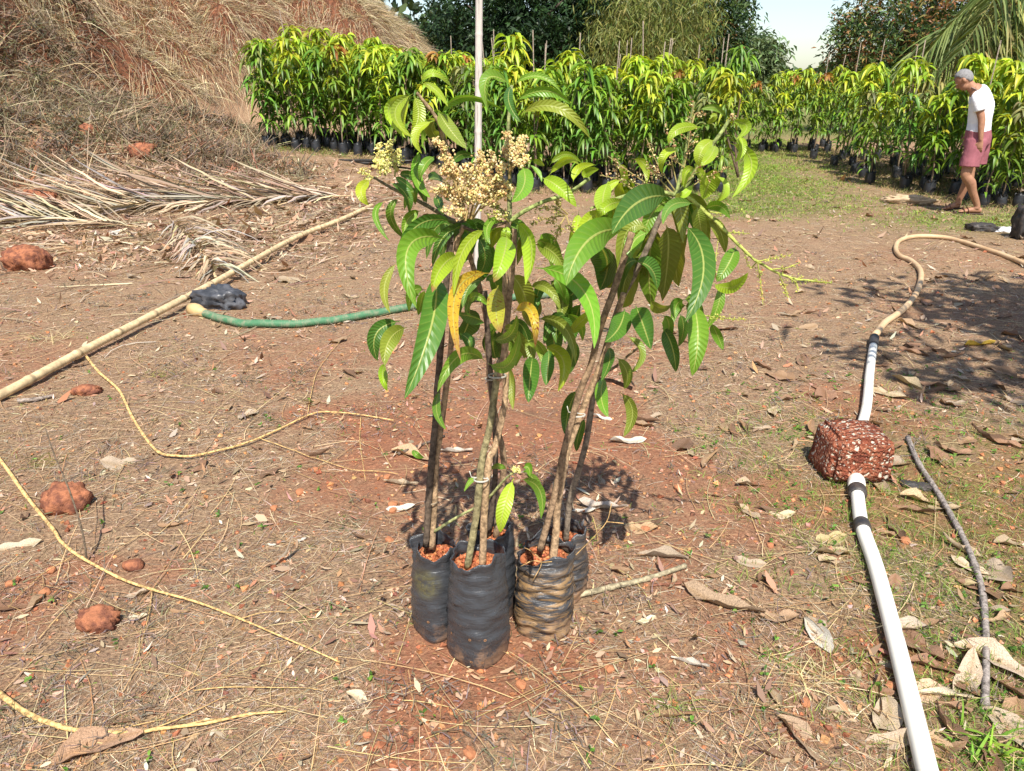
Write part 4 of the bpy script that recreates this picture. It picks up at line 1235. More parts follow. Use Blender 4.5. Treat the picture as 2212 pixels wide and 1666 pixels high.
LEAFC = {'G': (0.068, 0.165, 0.022), 'M': (0.14, 0.28, 0.024), 'L': (0.30, 0.42, 0.026), 'O': (0.20, 0.25, 0.03), 'Y': (0.58, 0.40, 0.035), 'S': (0.33, 0.34, 0.04), 'D': (0.20, 0.10, 0.045)}
def leaf(key, crop, x0, y0, x1, y1, x2, y2, w, colr, lay=0, roll=None, dry=0.0):
    """one mango leaf: base, middle and tip; w its width; lay > 0 leans towards the viewer"""
    cf, sc = CR[crop]
    Yc = {'L': 1.89, 'F': 1.86, 'B': 1.94, 'R': 1.95, 'K': 1.98}[key]
    g = RNG.normal(0, 0.02)
    Yb = Yc + g - 0.02 * lay
    p0 = P(*cf(x0, y0), Yb); pm = P(*cf(x1, y1), Yb - 0.055 * lay + RNG.normal(0, 0.015)); p2 = P(*cf(x2, y2), Yb - 0.085 * lay + RNG.normal(0, 0.03))
    ctl = 2 * pm - 0.5 * (p0 + p2)
    m = 15
    t = np.linspace(0, 1, m)[:, None]
    p = (1 - t) ** 2 * p0 + 2 * t * (1 - t) * ctl + t ** 2 * p2
    tan = unit(np.gradient(p, axis=0))
    view = unit(p - np.array([0, 0, CAM_H]))
    sd = unit(np.cross(tan, view)); nr = unit(np.cross(sd, tan))
    roll = RNG.normal(0, 0.38) if roll is None else roll
    tw = roll + RNG.normal(0, 0.22) * (t[:, 0] - 0.4)
    sdr = sd * np.cos(tw)[:, None] + nr * np.sin(tw)[:, None]
    nrr = np.cross(tan, sdr)
    wid = 0.51 * w * sc * depth(pm) / FOC / max(0.75, math.cos(roll))
    tt = t[:, 0]
    s = np.clip((tt - 0.07) / 0.93, 0, 1)
    prof = np.where(tt < 0.07, 0.03, np.sin(math.pi * s ** 0.82) ** 0.72 + 0.02) * (1 - 0.08 * s)
    q = np.array([-1, -0.72, -0.36, 0, 0.36, 0.72, 1.0])
    fold = 0.30 + 0.12 * RNG.normal()
    ph = RNG.random() * 6
    rip = 0.05 * np.sin(tt * 17 + ph) + 0.10 * np.sin(tt * 8 + ph * 2)
    rows = []
    for a in q:
        rows.append(p + sdr * (a * wid * prof)[:, None] + nrr * ((fold * abs(a) ** 1.4 + rip * abs(a) * (1 if a > 0 else -0.7)) * wid * prof)[:, None])
    V = np.stack(rows, 1).reshape(-1, 3)
    k = len(q)
    i = np.arange(m - 1)[:, None] * k; j = np.arange(k - 1)[None]
    f = np.stack([i + j, i + j + 1, i + k + j + 1, i + k + j], -1).reshape(-1, 4)
    uv = np.stack([np.tile((q + 1) / 2, m), np.repeat(tt, k)], -1)
    c = np.zeros((len(V), 3)); c[:, 0] = dry; c[:, 1] = 1.0 if colr in 'YS' else 0.0
    o = MB().add(V, f, c, uv).build('leaf', M['leaf'], PL[key])
    col = np.array(LEAFC[colr]) * RNG.uniform(0.85, 1.2) * (1 + 0.05 * RNG.normal(size=3))
    o.color = (*np.clip(col, 0, 1), 1)
    return o

LV = """
B 4 515 150 605 85 718 178 46 L 0
B 4 520 150 610 190 692 300 46 L 0
B 4 440 218 308 320 420 500 62 L 1
B 4 470 215 352 340 466 500 66 L 2
B 4 450 235 395 390 440 485 55 L 1
B 4 470 225 505 355 452 478 82 L 0
B 4 630 330 700 440 812 570 92 O 1
B 4 640 365 800 236 1050 325 56 M 0
B 4 610 390 590 450 640 512 84 O -1
B 4 600 390 490 470 525 600 58 L 1
B 4 520 590 480 700 497 862 52 M 0
F 4 1098 160 945 120 950 325 72 M 1
F 4 1102 162 1082 270 1162 402 60 G 2
F 4 1110 160 1270 105 1418 210 42 M 0
F 4 1120 265 1320 200 1482 288 62 M 0
F 4 1150 350 1390 305 1600 500 74 O 1
F 4 1168 680 1180 800 1098 912 112 M 2 0.1
F 4 1215 670 1262 720 1292 782 34 M 0
F 4 1340 680 1440 606 1552 662 44 L 0
F 4 1335 745 1440 645 1532 668 46 L 1
F 4 1495 785 1530 700 1632 672 54 L 0
F 4 1295 755 1405 820 1515 942 92 L 1
F 4 1235 645 1270 655 1310 680 34 L 0
F 4 1560 760 1590 720 1660 700 60 L 0
B 4 200 765 135 840 185 932 70 L 1
B 4 290 905 228 1000 318 1164 40 M 1
B 4 385 880 325 1000 424 1152 54 M 0
B 4 520 965 430 1030 422 1158 70 M 1
B 4 590 1000 540 1020 500 1095 50 D 0
B 4 320 785 420 860 442 982 58 G 1
B 4 345 745 420 795 482 852 46 G 0
B 4 375 735 450 740 525 790 56 G 0
B 4 535 635 495 760 580 885 66 M 1
B 4 605 620 545 670 508 765 60 M 1
B 4 620 860 635 920 665 992 60 G 1
B 4 700 830 690 870 722 905 50 G 0
B 4 705 680 780 605 872 628 52 G -1
B 4 560 770 620 760 680 800 60 G -1
L 4 732 1040 500 1060 362 1302 92 G 2 0.3
L 4 368 1295 285 1450 322 1622 58 O 1
L 4 690 1150 440 1200 490 1592 140 M 3 0.1
L 4 755 1250 650 1330 590 1490 112 L 2 0.2 1
F 4 940 1085 790 1220 728 1510 76 L 3 0.2
F 4 1020 1005 945 1070 962 1182 52 M 1
F 4 1068 1125 1050 1250 985 1425 130 L 3 0.2 1
F 4 1125 1045 1225 1180 1190 1442 92 L 2
R 4 1240 1180 1370 1240 1442 1365 92 O 1
L 4 785 1090 800 1200 750 1330 108 G -1
F 4 880 1130 930 1260 890 1375 84 G 0
F 4 1090 1370 1170 1480 1205 1625 126 O -1
F 4 820 1535 880 1512 945 1575 52 M 1
B 4 960 1150 930 1300 900 1420 110 G -1
L 6 480 225 460 540 285 1018 172 G 3 0.1
L 6 260 520 105 600 112 775 104 G 1
L 6 300 560 190 640 160 805 112 O 2
L 6 165 790 145 870 176 968 58 L 1
F 6 842 213 620 330 645 772 88 Y 4 0.1 1
F 6 885 290 870 440 902 595 118 S 3 0.1 1
F 6 985 465 1095 455 1122 690 70 Y 3 0.2 1
F 6 805 780 640 740 495 975 94 M 3 0.2
F 6 515 960 490 1090 552 1218 54 M 3
F 6 820 790 950 800 1022 585 76 M 3
F 6 850 640 960 610 1005 478 66 M 2
F 6 1105 740 1090 880 1078 1042 108 G 2 0.1
F 6 1210 690 1205 820 1190 932 84 G 1
R 6 1130 508 1310 560 1382 795 74 O 2
R 6 1170 680 1300 770 1268 972 84 L 2
F 6 955 800 965 930 980 1088 62 O 0
R 6 1122 178 1420 310 1500 695 122 M 4 0.05
R 6 1695 440 1660 560 1568 655 128 G 2
R 6 1765 420 1815 550 1865 702 134 G 3 0.1
R 6 1585 690 1600 770 1545 905 66 G 2
R 6 1570 870 1545 1000 1590 1135 84 M 2
K 6 1705 610 1800 720 1728 855 54 O 1
K 6 1640 750 1710 850 1692 955 72 O 0
K 6 1665 975 1745 1100 1688 1262 74 O 0
K 6 1395 950 1335 1100 1318 1255 74 G -1
K 6 1445 1130 1400 1250 1388 1355 56 G -1
F 6 620 480 715 490 795 530 74 G 1
F 6 685 405 740 360 815 405 54 M 1
R 6 1285 290 1300 400 1278 510 84 O 0
R 6 1085 305 1200 310 1285 455 64 O 1
R 6 1260 515 1320 550 1335 640 84 G 0
R 6 1345 610 1420 520 1540 425 66 L 1
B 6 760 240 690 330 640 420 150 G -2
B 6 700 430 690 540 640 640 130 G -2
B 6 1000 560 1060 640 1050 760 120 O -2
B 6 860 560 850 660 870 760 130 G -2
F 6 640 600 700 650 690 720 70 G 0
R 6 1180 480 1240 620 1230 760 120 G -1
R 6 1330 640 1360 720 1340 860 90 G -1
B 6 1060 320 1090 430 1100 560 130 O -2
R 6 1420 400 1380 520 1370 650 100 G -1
K 5 882 712 720 740 585 905 152 G 3 0.15
R 5 660 890 470 930 345 1175 165 M 4 0.1
K 5 1010 750 900 755 848 858 56 M 4
K 5 955 855 1060 1060 965 1362 124 G 4 0.08
K 5 1005 1270 1030 1440 1000 1645 104 M 2
K 5 865 860 875 1010 845 1255 118 O -1
K 5 1025 760 1040 850 1062 965 74 O 0
K 5 1075 815 1145 890 1172 1005 64 O 0
K 5 1228 968 1190 1060 1128 1155 84 M 1
K 5 1108 1162 1210 1185 1292 1108 62 L 3
K 5 1145 1165 1135 1280 1068 1405 54 M 0
K 5 1065 782 1140 760 1198 825 54 M 1
K 5 1195 432 1310 540 1208 718 68 L 2
K 5 1200 320 1285 345 1232 412 50 L 1
K 5 1245 395 1262 460 1222 532 40 L 0
K 5 1118 415 1050 470 1035 555 74 L 1
K 5 1122 440 1095 500 1045 550 60 L 2
K 5 1130 555 1090 640 1058 725 94 L -1
K 5 1128 600 1168 670 1118 742 50 L 1
K 5 1035 262 1120 248 1170 295 34 M 0
K 5 930 465 855 500 843 592 42 L 1
K 5 1050 352 930 360 876 435 52 L 1
K 5 1090 290 1110 300 1080 330 40 L 0
K 5 800 905 775 1080 790 1285 128 M -1
K 5 565 630 535 730 560 805 84 L 1
K 5 410 790 395 900 362 992 64 L 1
K 5 525 795 450 850 408 975 74 L 1
K 5 845 1395 895 1490 916 1625 76 G 1
K 5 935 1320 955 1400 928 1492 54 G 0
K 5 1100 1370 1130 1430 1162 1512 52 M 0
K 5 690 515 755 550 762 645 44 L 0
K 5 660 1000 600 1090 535 1185 150 O -2
K 5 700 870 780 950 730 1060 120 O -2
K 5 740 1080 680 1180 640 1290 120 O -2
K 5 990 900 920 1010 930 1180 110 O -2
K 5 500 950 560 1060 520 1200 130 G -2
K 5 850 1330 880 1380 860 1470 60 M 0
K 5 640 740 560 760 500 830 60 L 2
K 5 610 560 640 590 650 660 50 L -1
K 5 780 1250 830 1290 890 1280 60 O 0
K 5 660 700 700 740 690 830 60 L -1
R 5 420 1110 400 1190 330 1260 90 G -1
R 5 300 1180 340 1260 330 1380 80 G -1
K 5 1010 640 960 700 940 690 40 L 0
L 7 945 110 885 290 862 445 92 L 1 0.05
L 7 985 120 1100 180 1112 362 62 M 2
L 7 1010 85 1080 140 1100 270 54 M 0
L 7 1000 50 1035 50 1045 105 66 M 0
L 7 900 60 850 38 800 62 36 M 0
L 7 720 110 680 130 640 195 30 M 0
L 6 345 1340 360 1375 410 1395 40 M 0
"""
for ln in LV.strip().splitlines():
    q = ln.split()
    a = [float(x) for x in q[2:9]]
    leaf(q[0], int(q[1]), *a, q[9], float(q[10]), float(q[11]) if len(q) > 11 else None, float(q[12]) if len(q) > 12 else 0.0)

# the inner leaves of each whorl
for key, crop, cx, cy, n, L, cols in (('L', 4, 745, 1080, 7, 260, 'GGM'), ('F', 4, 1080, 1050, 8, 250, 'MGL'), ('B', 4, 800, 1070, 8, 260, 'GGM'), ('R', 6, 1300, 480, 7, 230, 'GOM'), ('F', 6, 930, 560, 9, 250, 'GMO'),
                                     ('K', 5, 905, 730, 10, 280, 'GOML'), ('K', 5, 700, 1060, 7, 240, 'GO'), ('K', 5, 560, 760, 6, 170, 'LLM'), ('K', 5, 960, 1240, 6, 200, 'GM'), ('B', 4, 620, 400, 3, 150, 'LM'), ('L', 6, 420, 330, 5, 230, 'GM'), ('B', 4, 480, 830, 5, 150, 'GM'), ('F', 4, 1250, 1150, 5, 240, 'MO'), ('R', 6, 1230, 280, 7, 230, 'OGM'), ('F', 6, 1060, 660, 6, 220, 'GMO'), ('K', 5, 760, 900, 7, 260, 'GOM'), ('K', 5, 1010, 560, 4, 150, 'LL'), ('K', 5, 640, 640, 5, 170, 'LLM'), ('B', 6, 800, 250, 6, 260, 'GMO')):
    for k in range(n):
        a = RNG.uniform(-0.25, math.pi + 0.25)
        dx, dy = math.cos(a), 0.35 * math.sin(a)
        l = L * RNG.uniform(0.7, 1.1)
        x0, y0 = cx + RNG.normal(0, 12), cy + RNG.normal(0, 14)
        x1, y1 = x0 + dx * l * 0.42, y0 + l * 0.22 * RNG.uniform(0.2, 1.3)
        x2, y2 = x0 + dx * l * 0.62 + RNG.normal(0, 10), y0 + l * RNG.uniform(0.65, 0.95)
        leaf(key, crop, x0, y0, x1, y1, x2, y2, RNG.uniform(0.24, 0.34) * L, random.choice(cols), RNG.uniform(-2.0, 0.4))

# flower panicles
CRM = [(0.74, 0.60, 0.30), (0.80, 0.70, 0.42), (0.66, 0.50, 0.22), (0.74, 0.66, 0.27), (0.58, 0.38, 0.17)]
PYG = [(0.74, 0.68, 0.24), (0.80, 0.74, 0.36), (0.60, 0.60, 0.18)]
BRF = [(0.42, 0.24, 0.12), (0.52, 0.35, 0.18), (0.36, 0.19, 0.10)]
LIM = [(0.50, 0.52, 0.10), (0.42, 0.46, 0.09), (0.56, 0.52, 0.16)]
def panicle(key, crop, pts, Y, nb, bl, nf, cols, stalk, fr=0.0030, r0=0.0026, spreadY=1.0, start=0.3, name='flower_panicle'):
    cf, sc = CR[crop]
    q = [P(*cf(x, y), Y + 0.015 * k * RNG.normal()) for k, (x, y) in enumerate(pts)]
    sp = spline(q, 8)
    mb = MB()
    v, f = tube(sp, np.linspace(r0, r0 * 0.4, len(sp)), 5); mb.add(v, f, np.tile(stalk, (len(v), 1)))
    pos = []
    blm = bl * sc * depth(q[0]) / FOC
    for k in range(nb):
        t = start + (1 - start) * (k + RNG.random()) / nb
        s = sp[int(t * (len(sp) - 1))]
        i = min(int(t * (len(sp) - 1)), len(sp) - 2)
        tan = unit(sp[i + 1] - sp[i])
        d = RNG.normal(0, 1, 3); d -= tan * (d @ tan); d = unit(d) * np.array([1, spreadY, 1]) + tan * 0.7
        L = blm * (1.15 - 0.85 * t) * RNG.uniform(0.6, 1.2)
        e = s + unit(d) * L
        br = spline([s, (s + e) / 2 + RNG.normal(0, L * 0.06, 3), e], 3)
        v, f = tube(br, np.linspace(r0 * 0.5, r0 * 0.25, len(br)), 4); mb.add(v, f, np.tile(stalk, (len(v), 1)))
        m = max(2, int(nf * (1.2 - 0.7 * t)))
        tt = RNG.uniform(0.25, 1.05, m)[:, None]
        pos.append(s + (e - s) * tt + RNG.normal(0, L * 0.13 + 0.0022, (m, 3)))
    if pos:
        pos = np.concatenate(pos); n = len(pos)
        v, f, c = blobs(pos, RNG.uniform(0.6, 1.25, n) * fr, palette(n, cols, 0.18), 0.5); mb.add(v, f, c)
    return mb.build(name, M['flower'], PL[key], smooth=False)

YGS = (0.40, 0.38, 0.12)
for pts in ([(265, 735), (255, 640), (240, 535)], [(280, 735), (310, 620), (318, 520)], [(350, 745), (360, 660), (375, 575)], [(290, 740), (275, 690), (225, 640)]):
    panicle('B', 4, pts, 1.92, 16, 62, 16, PYG, YGS, 0.0027, 0.002, start=0.25)
panicle('B', 4, [(215, 755), (170, 730), (118, 705)], 1.92, 9, 40, 9, PYG, YGS, 0.0026, 0.0018)
panicle('B', 4, [(215, 755), (180, 775), (165, 810)], 1.92, 7, 30, 8, PYG, YGS, 0.0026, 0.0018)
for pts, nb, bl in (([(770, 880), (700, 680), (615, 500)], 26, 74), ([(800, 1030), (770, 880), (720, 740), (655, 700)], 22, 80), ([(800, 1030), (720, 850), (600, 830)], 18, 80),
                    ([(805, 1030), (830, 860), (800, 660)], 22, 84), ([(830, 1020), (880, 800), (905, 585)], 30, 100), ([(840, 1020), (930, 800), (985, 590)], 30, 100), ([(850, 1020), (960, 840), (1050, 650)], 28, 95),
                    ([(1085, 760), (1090, 600), (1072, 465)], 22, 62), ([(1090, 700), (1130, 600), (1182, 490)], 18, 56), ([(850, 990), (900, 880), (960, 760)], 22, 95), ([(1085, 720), (1140, 660), (1200, 630)], 14, 50),
                    ([(800, 1000), (760, 920), (740, 830)], 18, 90), ([(820, 1010), (790, 980), (660, 965)], 14, 60), ([(900, 960), (1010, 860), (1080, 800)], 20, 80)):
    panicle('F', 4, pts, 1.84 + RNG.normal(0, 0.03), nb, bl * 1.1, 22, CRM, (0.42, 0.30, 0.12), 0.0031, 0.0026, start=0.32)
panicle('F', 4, [(1085, 1035), (1040, 960), (960, 930)], 1.84, 10, 60, 8, LIM + CRM[:2], YGS)
panicle('F', 4, [(1085, 1035), (1030, 1000), (930, 985)], 1.84, 10, 60, 8, LIM + CRM[:2], YGS)
# sparse panicles between the two crowns
for pts, nb, bl in (([(1450, 1000), (1380, 960), (1245, 945)], 14, 70), ([(1440, 1000), (1350, 1010), (1215, 1050)], 14, 70), ([(1440, 1010), (1400, 1080), (1380, 1160)], 12, 60), ([(1450, 1000), (1480, 1080), (1530, 1160)], 10, 60), ([(1460, 990), (1400, 930), (1380, 880)], 9, 50)):
    panicle('K', 4, pts, 1.90, nb, bl, 7, LIM + CRM[2:4], (0.46, 0.36, 0.14), 0.0024, 0.002)
for pts, nb, bl in (([(925, 700), (830, 560), (760, 405)], 9, 50), ([(930, 690), (890, 500), (865, 320)], 8, 46), ([(940, 640), (980, 450), (1010, 215)], 14, 70), ([(905, 705), (760, 640), (560, 500)], 12, 60),
                    ([(905, 700), (830, 620), (770, 545)], 10, 56), ([(940, 700), (1060, 620), (1215, 550)], 10, 46), ([(935, 690), (1030, 560), (1140, 490)], 9, 46), ([(1000, 330), (1020, 280), (1065, 290)], 8, 40),
                    ([(900, 710), (700, 640), (520, 600)], 10, 60), ([(700, 680), (620, 620), (600, 520)], 8, 50), ([(960, 560), (920, 520), (900, 400)], 8, 40), ([(1195, 310), (1200, 300), (1215, 285)], 5, 30)):
    panicle('K', 5, pts, 1.99, nb, bl, 6, BRF + CRM[:2], (0.40, 0.34, 0.13), 0.0024, 0.002, start=0.4)
for pts, nb, bl in (([(1340, 1050), (1355, 1150), (1368, 1275)], 12, 22), ([(1450, 1110), (1480, 1180), (1500, 1240)], 12, 26), ([(1340, 1050), (1430, 1030), (1522, 1012)], 9, 22), ([(1500, 1130), (1540, 1160), (1552, 1205)], 9, 20),
                    ([(1420, 1090), (1500, 1080), (1560, 1055)], 8, 20), ([(1500, 1130), (1620, 1152), (1728, 1160)], 16, 22), ([(1190, 900), (1240, 900), (1300, 905)], 6, 14), ([(1080, 790), (1180, 800), (1280, 785)], 6, 16),
                    ([(1060, 1330), (1160, 1345), (1285, 1352)], 14, 30), ([(1130, 1150), (1120, 1080), (1135, 930)], 8, 14), ([(1340, 1050), (1300, 1080), (1270, 1000)], 5, 20)):
    panicle('K', 5, pts, 1.92, nb, bl, 5, LIM, (0.44, 0.47, 0.10), 0.0022, 0.0018, start=0.2)
panicle('L', 7, [(930, 85), (955, 70), (975, 55)], 1.80, 12, 40, 10, PYG, YGS, 0.0026)
# the leafless twig across the muddy bag
def bag_twig():
    mb = MB()
    for pts in ([(1060, 745), (1115, 630), (1050, 560), (1010, 540)], [(1115, 630), (1060, 620), (985, 655)], [(1115, 630), (1180, 625)], [(1300, 610), (1420, 490), (1515, 380), (1545, 270)], [(1515, 380), (1570, 385), (1620, 390)]):
        q = np.array([P(*c7(x, y), 1.855 if x < 1250 else 1.95) for x, y in pts])
        v, f = tube(spline(q, 4), 0.0014, 5); mb.add(v, f, np.tile((0.46, 0.30, 0.13), (len(v), 1)))
    mb.build('dry_twig', M['bark'], PL['R'])
bag_twig()

# ------------------------------------------------------------------ pipes, hoses, poles
def gpath(pts, dz, per=8):
    q = np.array([gp(u, v, dz) for u, v in pts])
    return spline(q, per)

def settle(sp, r):
    sp = sp.copy(); sp[:, 2] = H(sp[:, 0], sp[:, 1]) + r * 0.92
    k = np.ones(9) / 9
    z = np.convolve(np.pad(sp[:, 2], 4, mode='edge'), k, 'valid'); sp[:, 2] = np.maximum(z, sp[:, 2] - r * 0.4)
    return sp

def white_pipe():
    a = gp(1853, 1072); b = gp(1988, 1666)
    root = thing('water_pipe', 'white plastic water pipe with black couplings running out from under the stone block', 'pipe', tuple(a))
    lo = [(2050, 1900), (1990, 1666), (1930, 1405), (1888, 1240), (1860, 1150), (1850, 1085), (1848, 1062)]
    q = np.array([gp(u, v) for u, v in lo])
    sp = spline(q, 8); sp[:, 2] = H(sp[:, 0], sp[:, 1]); sp[:, 2] = np.linspace(sp[0, 2], sp[-1, 2], len(sp)) + 0.026
    v, f = tube(sp, 0.0245, 20); MB().add(v, f).build('pipe', M['pvc'], root)
    def ring(i0, i1, r, name, mat):
        p = sp[i0:i1]
        p = np.array([p[0] + (p[-1] - p[0]) * t for t in np.linspace(0, 1, 9)])
        rr = np.full(9, r); rr[[0, -1]] *= 0.9; rr[4] *= 1.04
        v, f = tube(p, rr, 20); return MB().add(v, f).build(name, M[mat], root)
    ring(-9, -3, 0.034, 'coupling', 'rubber')
    ring(-18, -15, 0.0285, 'band', 'rubber')
    e = sp[-1]; d = unit(sp[-1] - sp[-4])
    p = np.array([e + d * t for t in (-0.03, 0.0, 0.03, 0.05, 0.062, 0.066)]) + (0, 0, 0.003)
    v, f = tube(p, (0.030, 0.033, 0.033, 0.030, 0.020, 0.004), 20); MB().add(v, f).build('end_cap', M['pvc'], root)
    # the run beyond the block, joined to the hose
    a = gp(1838, 985)
    q = np.array([gp(u, v) for u, v in [(1838, 985), (1868, 900), (1877, 815), (1887, 740)]])
    sp = spline(q, 8); sp[:, 2] = np.linspace(h1(*sp[0, :2]), h1(*sp[-1, :2]), len(sp)) + 0.026
    v, f = tube(sp, 0.0235, 18); MB().add(v, f).build('pipe', M['pvc'], root)
    p = sp[-3:]; v, f = tube(np.array([p[0] + (p[-1] - p[0]) * t for t in np.linspace(0, 1.1, 6)]), 0.0285, 18); MB().add(v, f).build('band', M['rubber'], root)
    return sp
spw = white_pipe()

def cream_hose():
    q = [(1889, 733), (1910, 705), (1950, 675), (1980, 635), (1988, 595), (1968, 570), (1942, 557), (1934, 540), (1946, 523), (1985, 515), (2050, 520), (2130, 543), (2212, 577), (2330, 640)]
    sp = np.array([gp(u, v) for u, v in q])
    sp = spline(sp, 8); sp = settle(sp, 0.024); sp[0, 2] = spw[-1, 2]; sp[1, 2] = spw[-1, 2]
    root_at = tuple(sp[0])
    o = MB(); v, f = tube(sp, 0.022, 14); o.add(v, f)
    tag(o.build('garden_hose', M['hose'], None, root_at), 'cream flexible hose curving over the ground from the white pipe', 'hose')
cream_hose()

def green_hose():
    q = [(438, 684), (500, 702), (580, 708), (680, 704), (780, 690), (870, 674), (960, 660), (1060, 652), (1150, 648), (1182, 645), (1260, 640)]
    sp = np.array([gp(u, v) for u, v in q]); sp = settle(spline(sp, 40), 0.03)
    root = thing('ribbed_hose', 'green ribbed hose with a cream end lying across the dry grass', 'hose', tuple(sp[0]))
    k = np.arange(len(sp)); rr = 0.026 + 0.0035 * np.where(k % 2, 1, -1)
    v, f = tube(sp, rr, 12); MB().add(v, f).build('tube', M['greenhose'], root)
    d = unit(sp[0] - sp[6])
    p = np.array([sp[0] + d * t for t in (-0.03, 0.02, 0.03, 0.06, 0.10, 0.135, 0.14)])
    p[:, 2] += 0.004
    v, f = tube(p, (0.031, 0.034, 0.042, 0.047, 0.047, 0.040, 0.01), 16); MB().add(v, f).build('end_fitting', M['bamboo'], root)
green_hose()

def bamboo_pole():
    q = np.array([gp(u, v) for u, v in [(-260, 985), (0, 868), (190, 772), (450, 640), (640, 530), (735, 487), (805, 447)]])
    sp = spline(q, 12)
    sp[:, 2] = np.maximum(np.linspace(sp[0, 2], sp[-1, 2], len(sp)), H(sp[:, 0], sp[:, 1])) + 0.022
    z = np.convolve(np.pad(sp[:, 2], 5, mode='edge'), np.ones(11) / 11, 'valid'); sp[:, 2] = z
    s = np.concatenate([[0], np.cumsum(np.linalg.norm(np.diff(sp, axis=0), axis=1))])
    n = int(s[-1] / 0.012); si = np.linspace(0, s[-1], n)
    p = np.stack([np.interp(si, s, sp[:, k]) for k in range(3)], -1)
    rr = np.linspace(0.024, 0.025, n)
    ph = (si % 0.40)
    nd = np.exp(-((ph - 0.03) / 0.012) ** 2)
    rr = rr * (1 + 0.14 * nd) * (1 + 0.02 * (vn(si * 3, 0 * si) - 0.5))
    rr[-3:] *= (0.95, 0.8, 0.6)
    v, f = tube(p, rr, 14)
    cc = np.concatenate([np.repeat(np.array([(0.58, 0.44, 0.25)]) * (1 - 0.55 * np.exp(-((ph - 0.05) / 0.012) ** 2))[:, None], 14, 0), [(0.5, 0.4, 0.22)] * 2])
    tag(MB().add(v, f, cc).build('bamboo_pole', M['cane'], None, tuple(p[n // 2])), 'long jointed straw coloured bamboo pole lying across the yard to the palm frond', 'pole')
bamboo_pole()

def bamboo_post():
    b = gp(1030, 585)
    top = P(1037, -260, b[1] + 0.02)
    n = 260; t = np.linspace(0, 1, n)[:, None]
    p = (b - (0, 0, 0.15)) * (1 - t) + top * t
    si = t[:, 0] * np.linalg.norm(top - b)
    rr = 0.0295 - 0.002 * t[:, 0]
    z = p[:, 2]
    zn = P(1038, 75, b[1])[2]
    for k in range(-6, 4):
        rr = rr + 0.0025 * np.exp(-((z - zn - k * 0.36) / 0.010) ** 2)
    v, f = tube(p, rr, 16)
    tag(MB().add(v, f).build('bamboo_post', M['bamboo_white'], None, tuple(b)), 'weathered white bamboo post standing upright behind the flowering grafts', 'post')
bamboo_post()

def ground_stick(name, label, cat, pts, r0, r1, col, dz=0.0, n=8, per=8, mat='bark', branches=()):
    q = np.array([gp(u, v) for u, v in pts]); sp = spline(q, per)
    rr = np.linspace(r0, r1, len(sp))
    sp[:, 2] = H(sp[:, 0], sp[:, 1]) + rr * 0.9 + dz
    sp[:, 2] = np.convolve(np.pad(sp[:, 2], 4, mode='edge'), np.ones(9) / 9, 'valid')
    k = np.arange(len(sp)); rr = rr * (1 + 0.22 * (k % per == 0))
    v, f = tube(sp, rr, n); mb = MB().add(v, f, np.tile(col, (len(v), 1)))
    for bp in branches:
        q = np.array([gp(u, v) for u, v in bp]); s2 = spline(q, 6); s2[:, 2] = H(s2[:, 0], s2[:, 1]) + 0.006 + dz * 0.6
        v, f = tube(s2, np.linspace(r1 * 0.8, r1 * 0.4, len(s2)), 5); mb.add(v, f, np.tile(np.asarray(col) * 0.95, (len(v), 1)))
    return tag(mb.build(name, M[mat], None, tuple(sp[0])), label, cat)

BC = (0.56, 0.38, 0.16)
ground_stick('bamboo_twig', 'thin crooked bamboo twig zigzagging from the long pole over the red gravel', 'twig', [(188, 777), (215, 810), (258, 850), (283, 900), (310, 945), (345, 985), (385, 992), (430, 990), (520, 968), (600, 935), (665, 905), (700, 896), (745, 898), (850, 915)], 0.0075, 0.003, BC, 0.012,
             branches=([(665, 905), (672, 860), (690, 800), (740, 735)], [(780, 905), (778, 960), (790, 1045)], [(560, 952), (640, 980), (740, 1015), (860, 1030)]))
ground_stick('bamboo_twig', 'long tapering bamboo twig sweeping past the reddish stones', 'twig', [(-90, 900), (0, 1000), (55, 1075), (115, 1150), (135, 1180), (180, 1215), (255, 1255), (330, 1282), (430, 1310), (520, 1345), (620, 1390), (735, 1440)], 0.008, 0.002, BC, 0.012,
             branches=([(165, 1205), (90, 1250), (20, 1320)], [(330, 1282), (322, 1340), (300, 1420), (285, 1460)], [(520, 1345), (580, 1330), (640, 1330)]))
ground_stick('bamboo_twig', 'jointed bamboo twig bowed over the bottom corner of dry grass', 'twig', [(-120, 1430), (0, 1510), (60, 1550), (130, 1580), (200, 1592), (300, 1592), (340, 1585), (450, 1570), (540, 1552), (620, 1545)], 0.0085, 0.0025, BC, 0.010,
             branches=([(300, 1592), (400, 1555), (490, 1510)], [(200, 1592), (270, 1580), (360, 1560)], [(420, 1500), (520, 1492), (700, 1500)], [(350, 1585), (440, 1565), (540, 1555)]))
ground_stick('stick', 'bent grey stick lying in the weeds beside the white pipe', 'stick', [(1960, 952), (1985, 1010), (2030, 1080), (2070, 1150), (2105, 1230), (2122, 1300), (2128, 1400), (2126, 1530)], 0.011, 0.010, (0.25, 0.22, 0.20), 0.004)
ground_stick('stick', 'flat grey dry stalk lying behind the muddy wrinkled bag', 'stalk', [(1245, 1293), (1320, 1275), (1400, 1255), (1480, 1228)], 0.010, 0.008, (0.30, 0.26, 0.17), 0.003)
ground_stick('stick', 'short brown twig at the foot of the grey stalk', 'twig', [(1410, 1268), (1440, 1265), (1480, 1262)], 0.005, 0.004, (0.18, 0.08, 0.05), 0.002)
ground_stick('stick', 'short grey stick beside the long bamboo pole', 'stick', [(40, 872), (75, 868), (115, 860)], 0.012, 0.008, (0.24, 0.20, 0.17), 0.004)
ground_stick('stick', 'slim brown stick half buried left of the dark stake', 'stick', [(860, 985), (900, 968), (960, 945)], 0.007, 0.005, (0.13, 0.10, 0.08), 0.002)

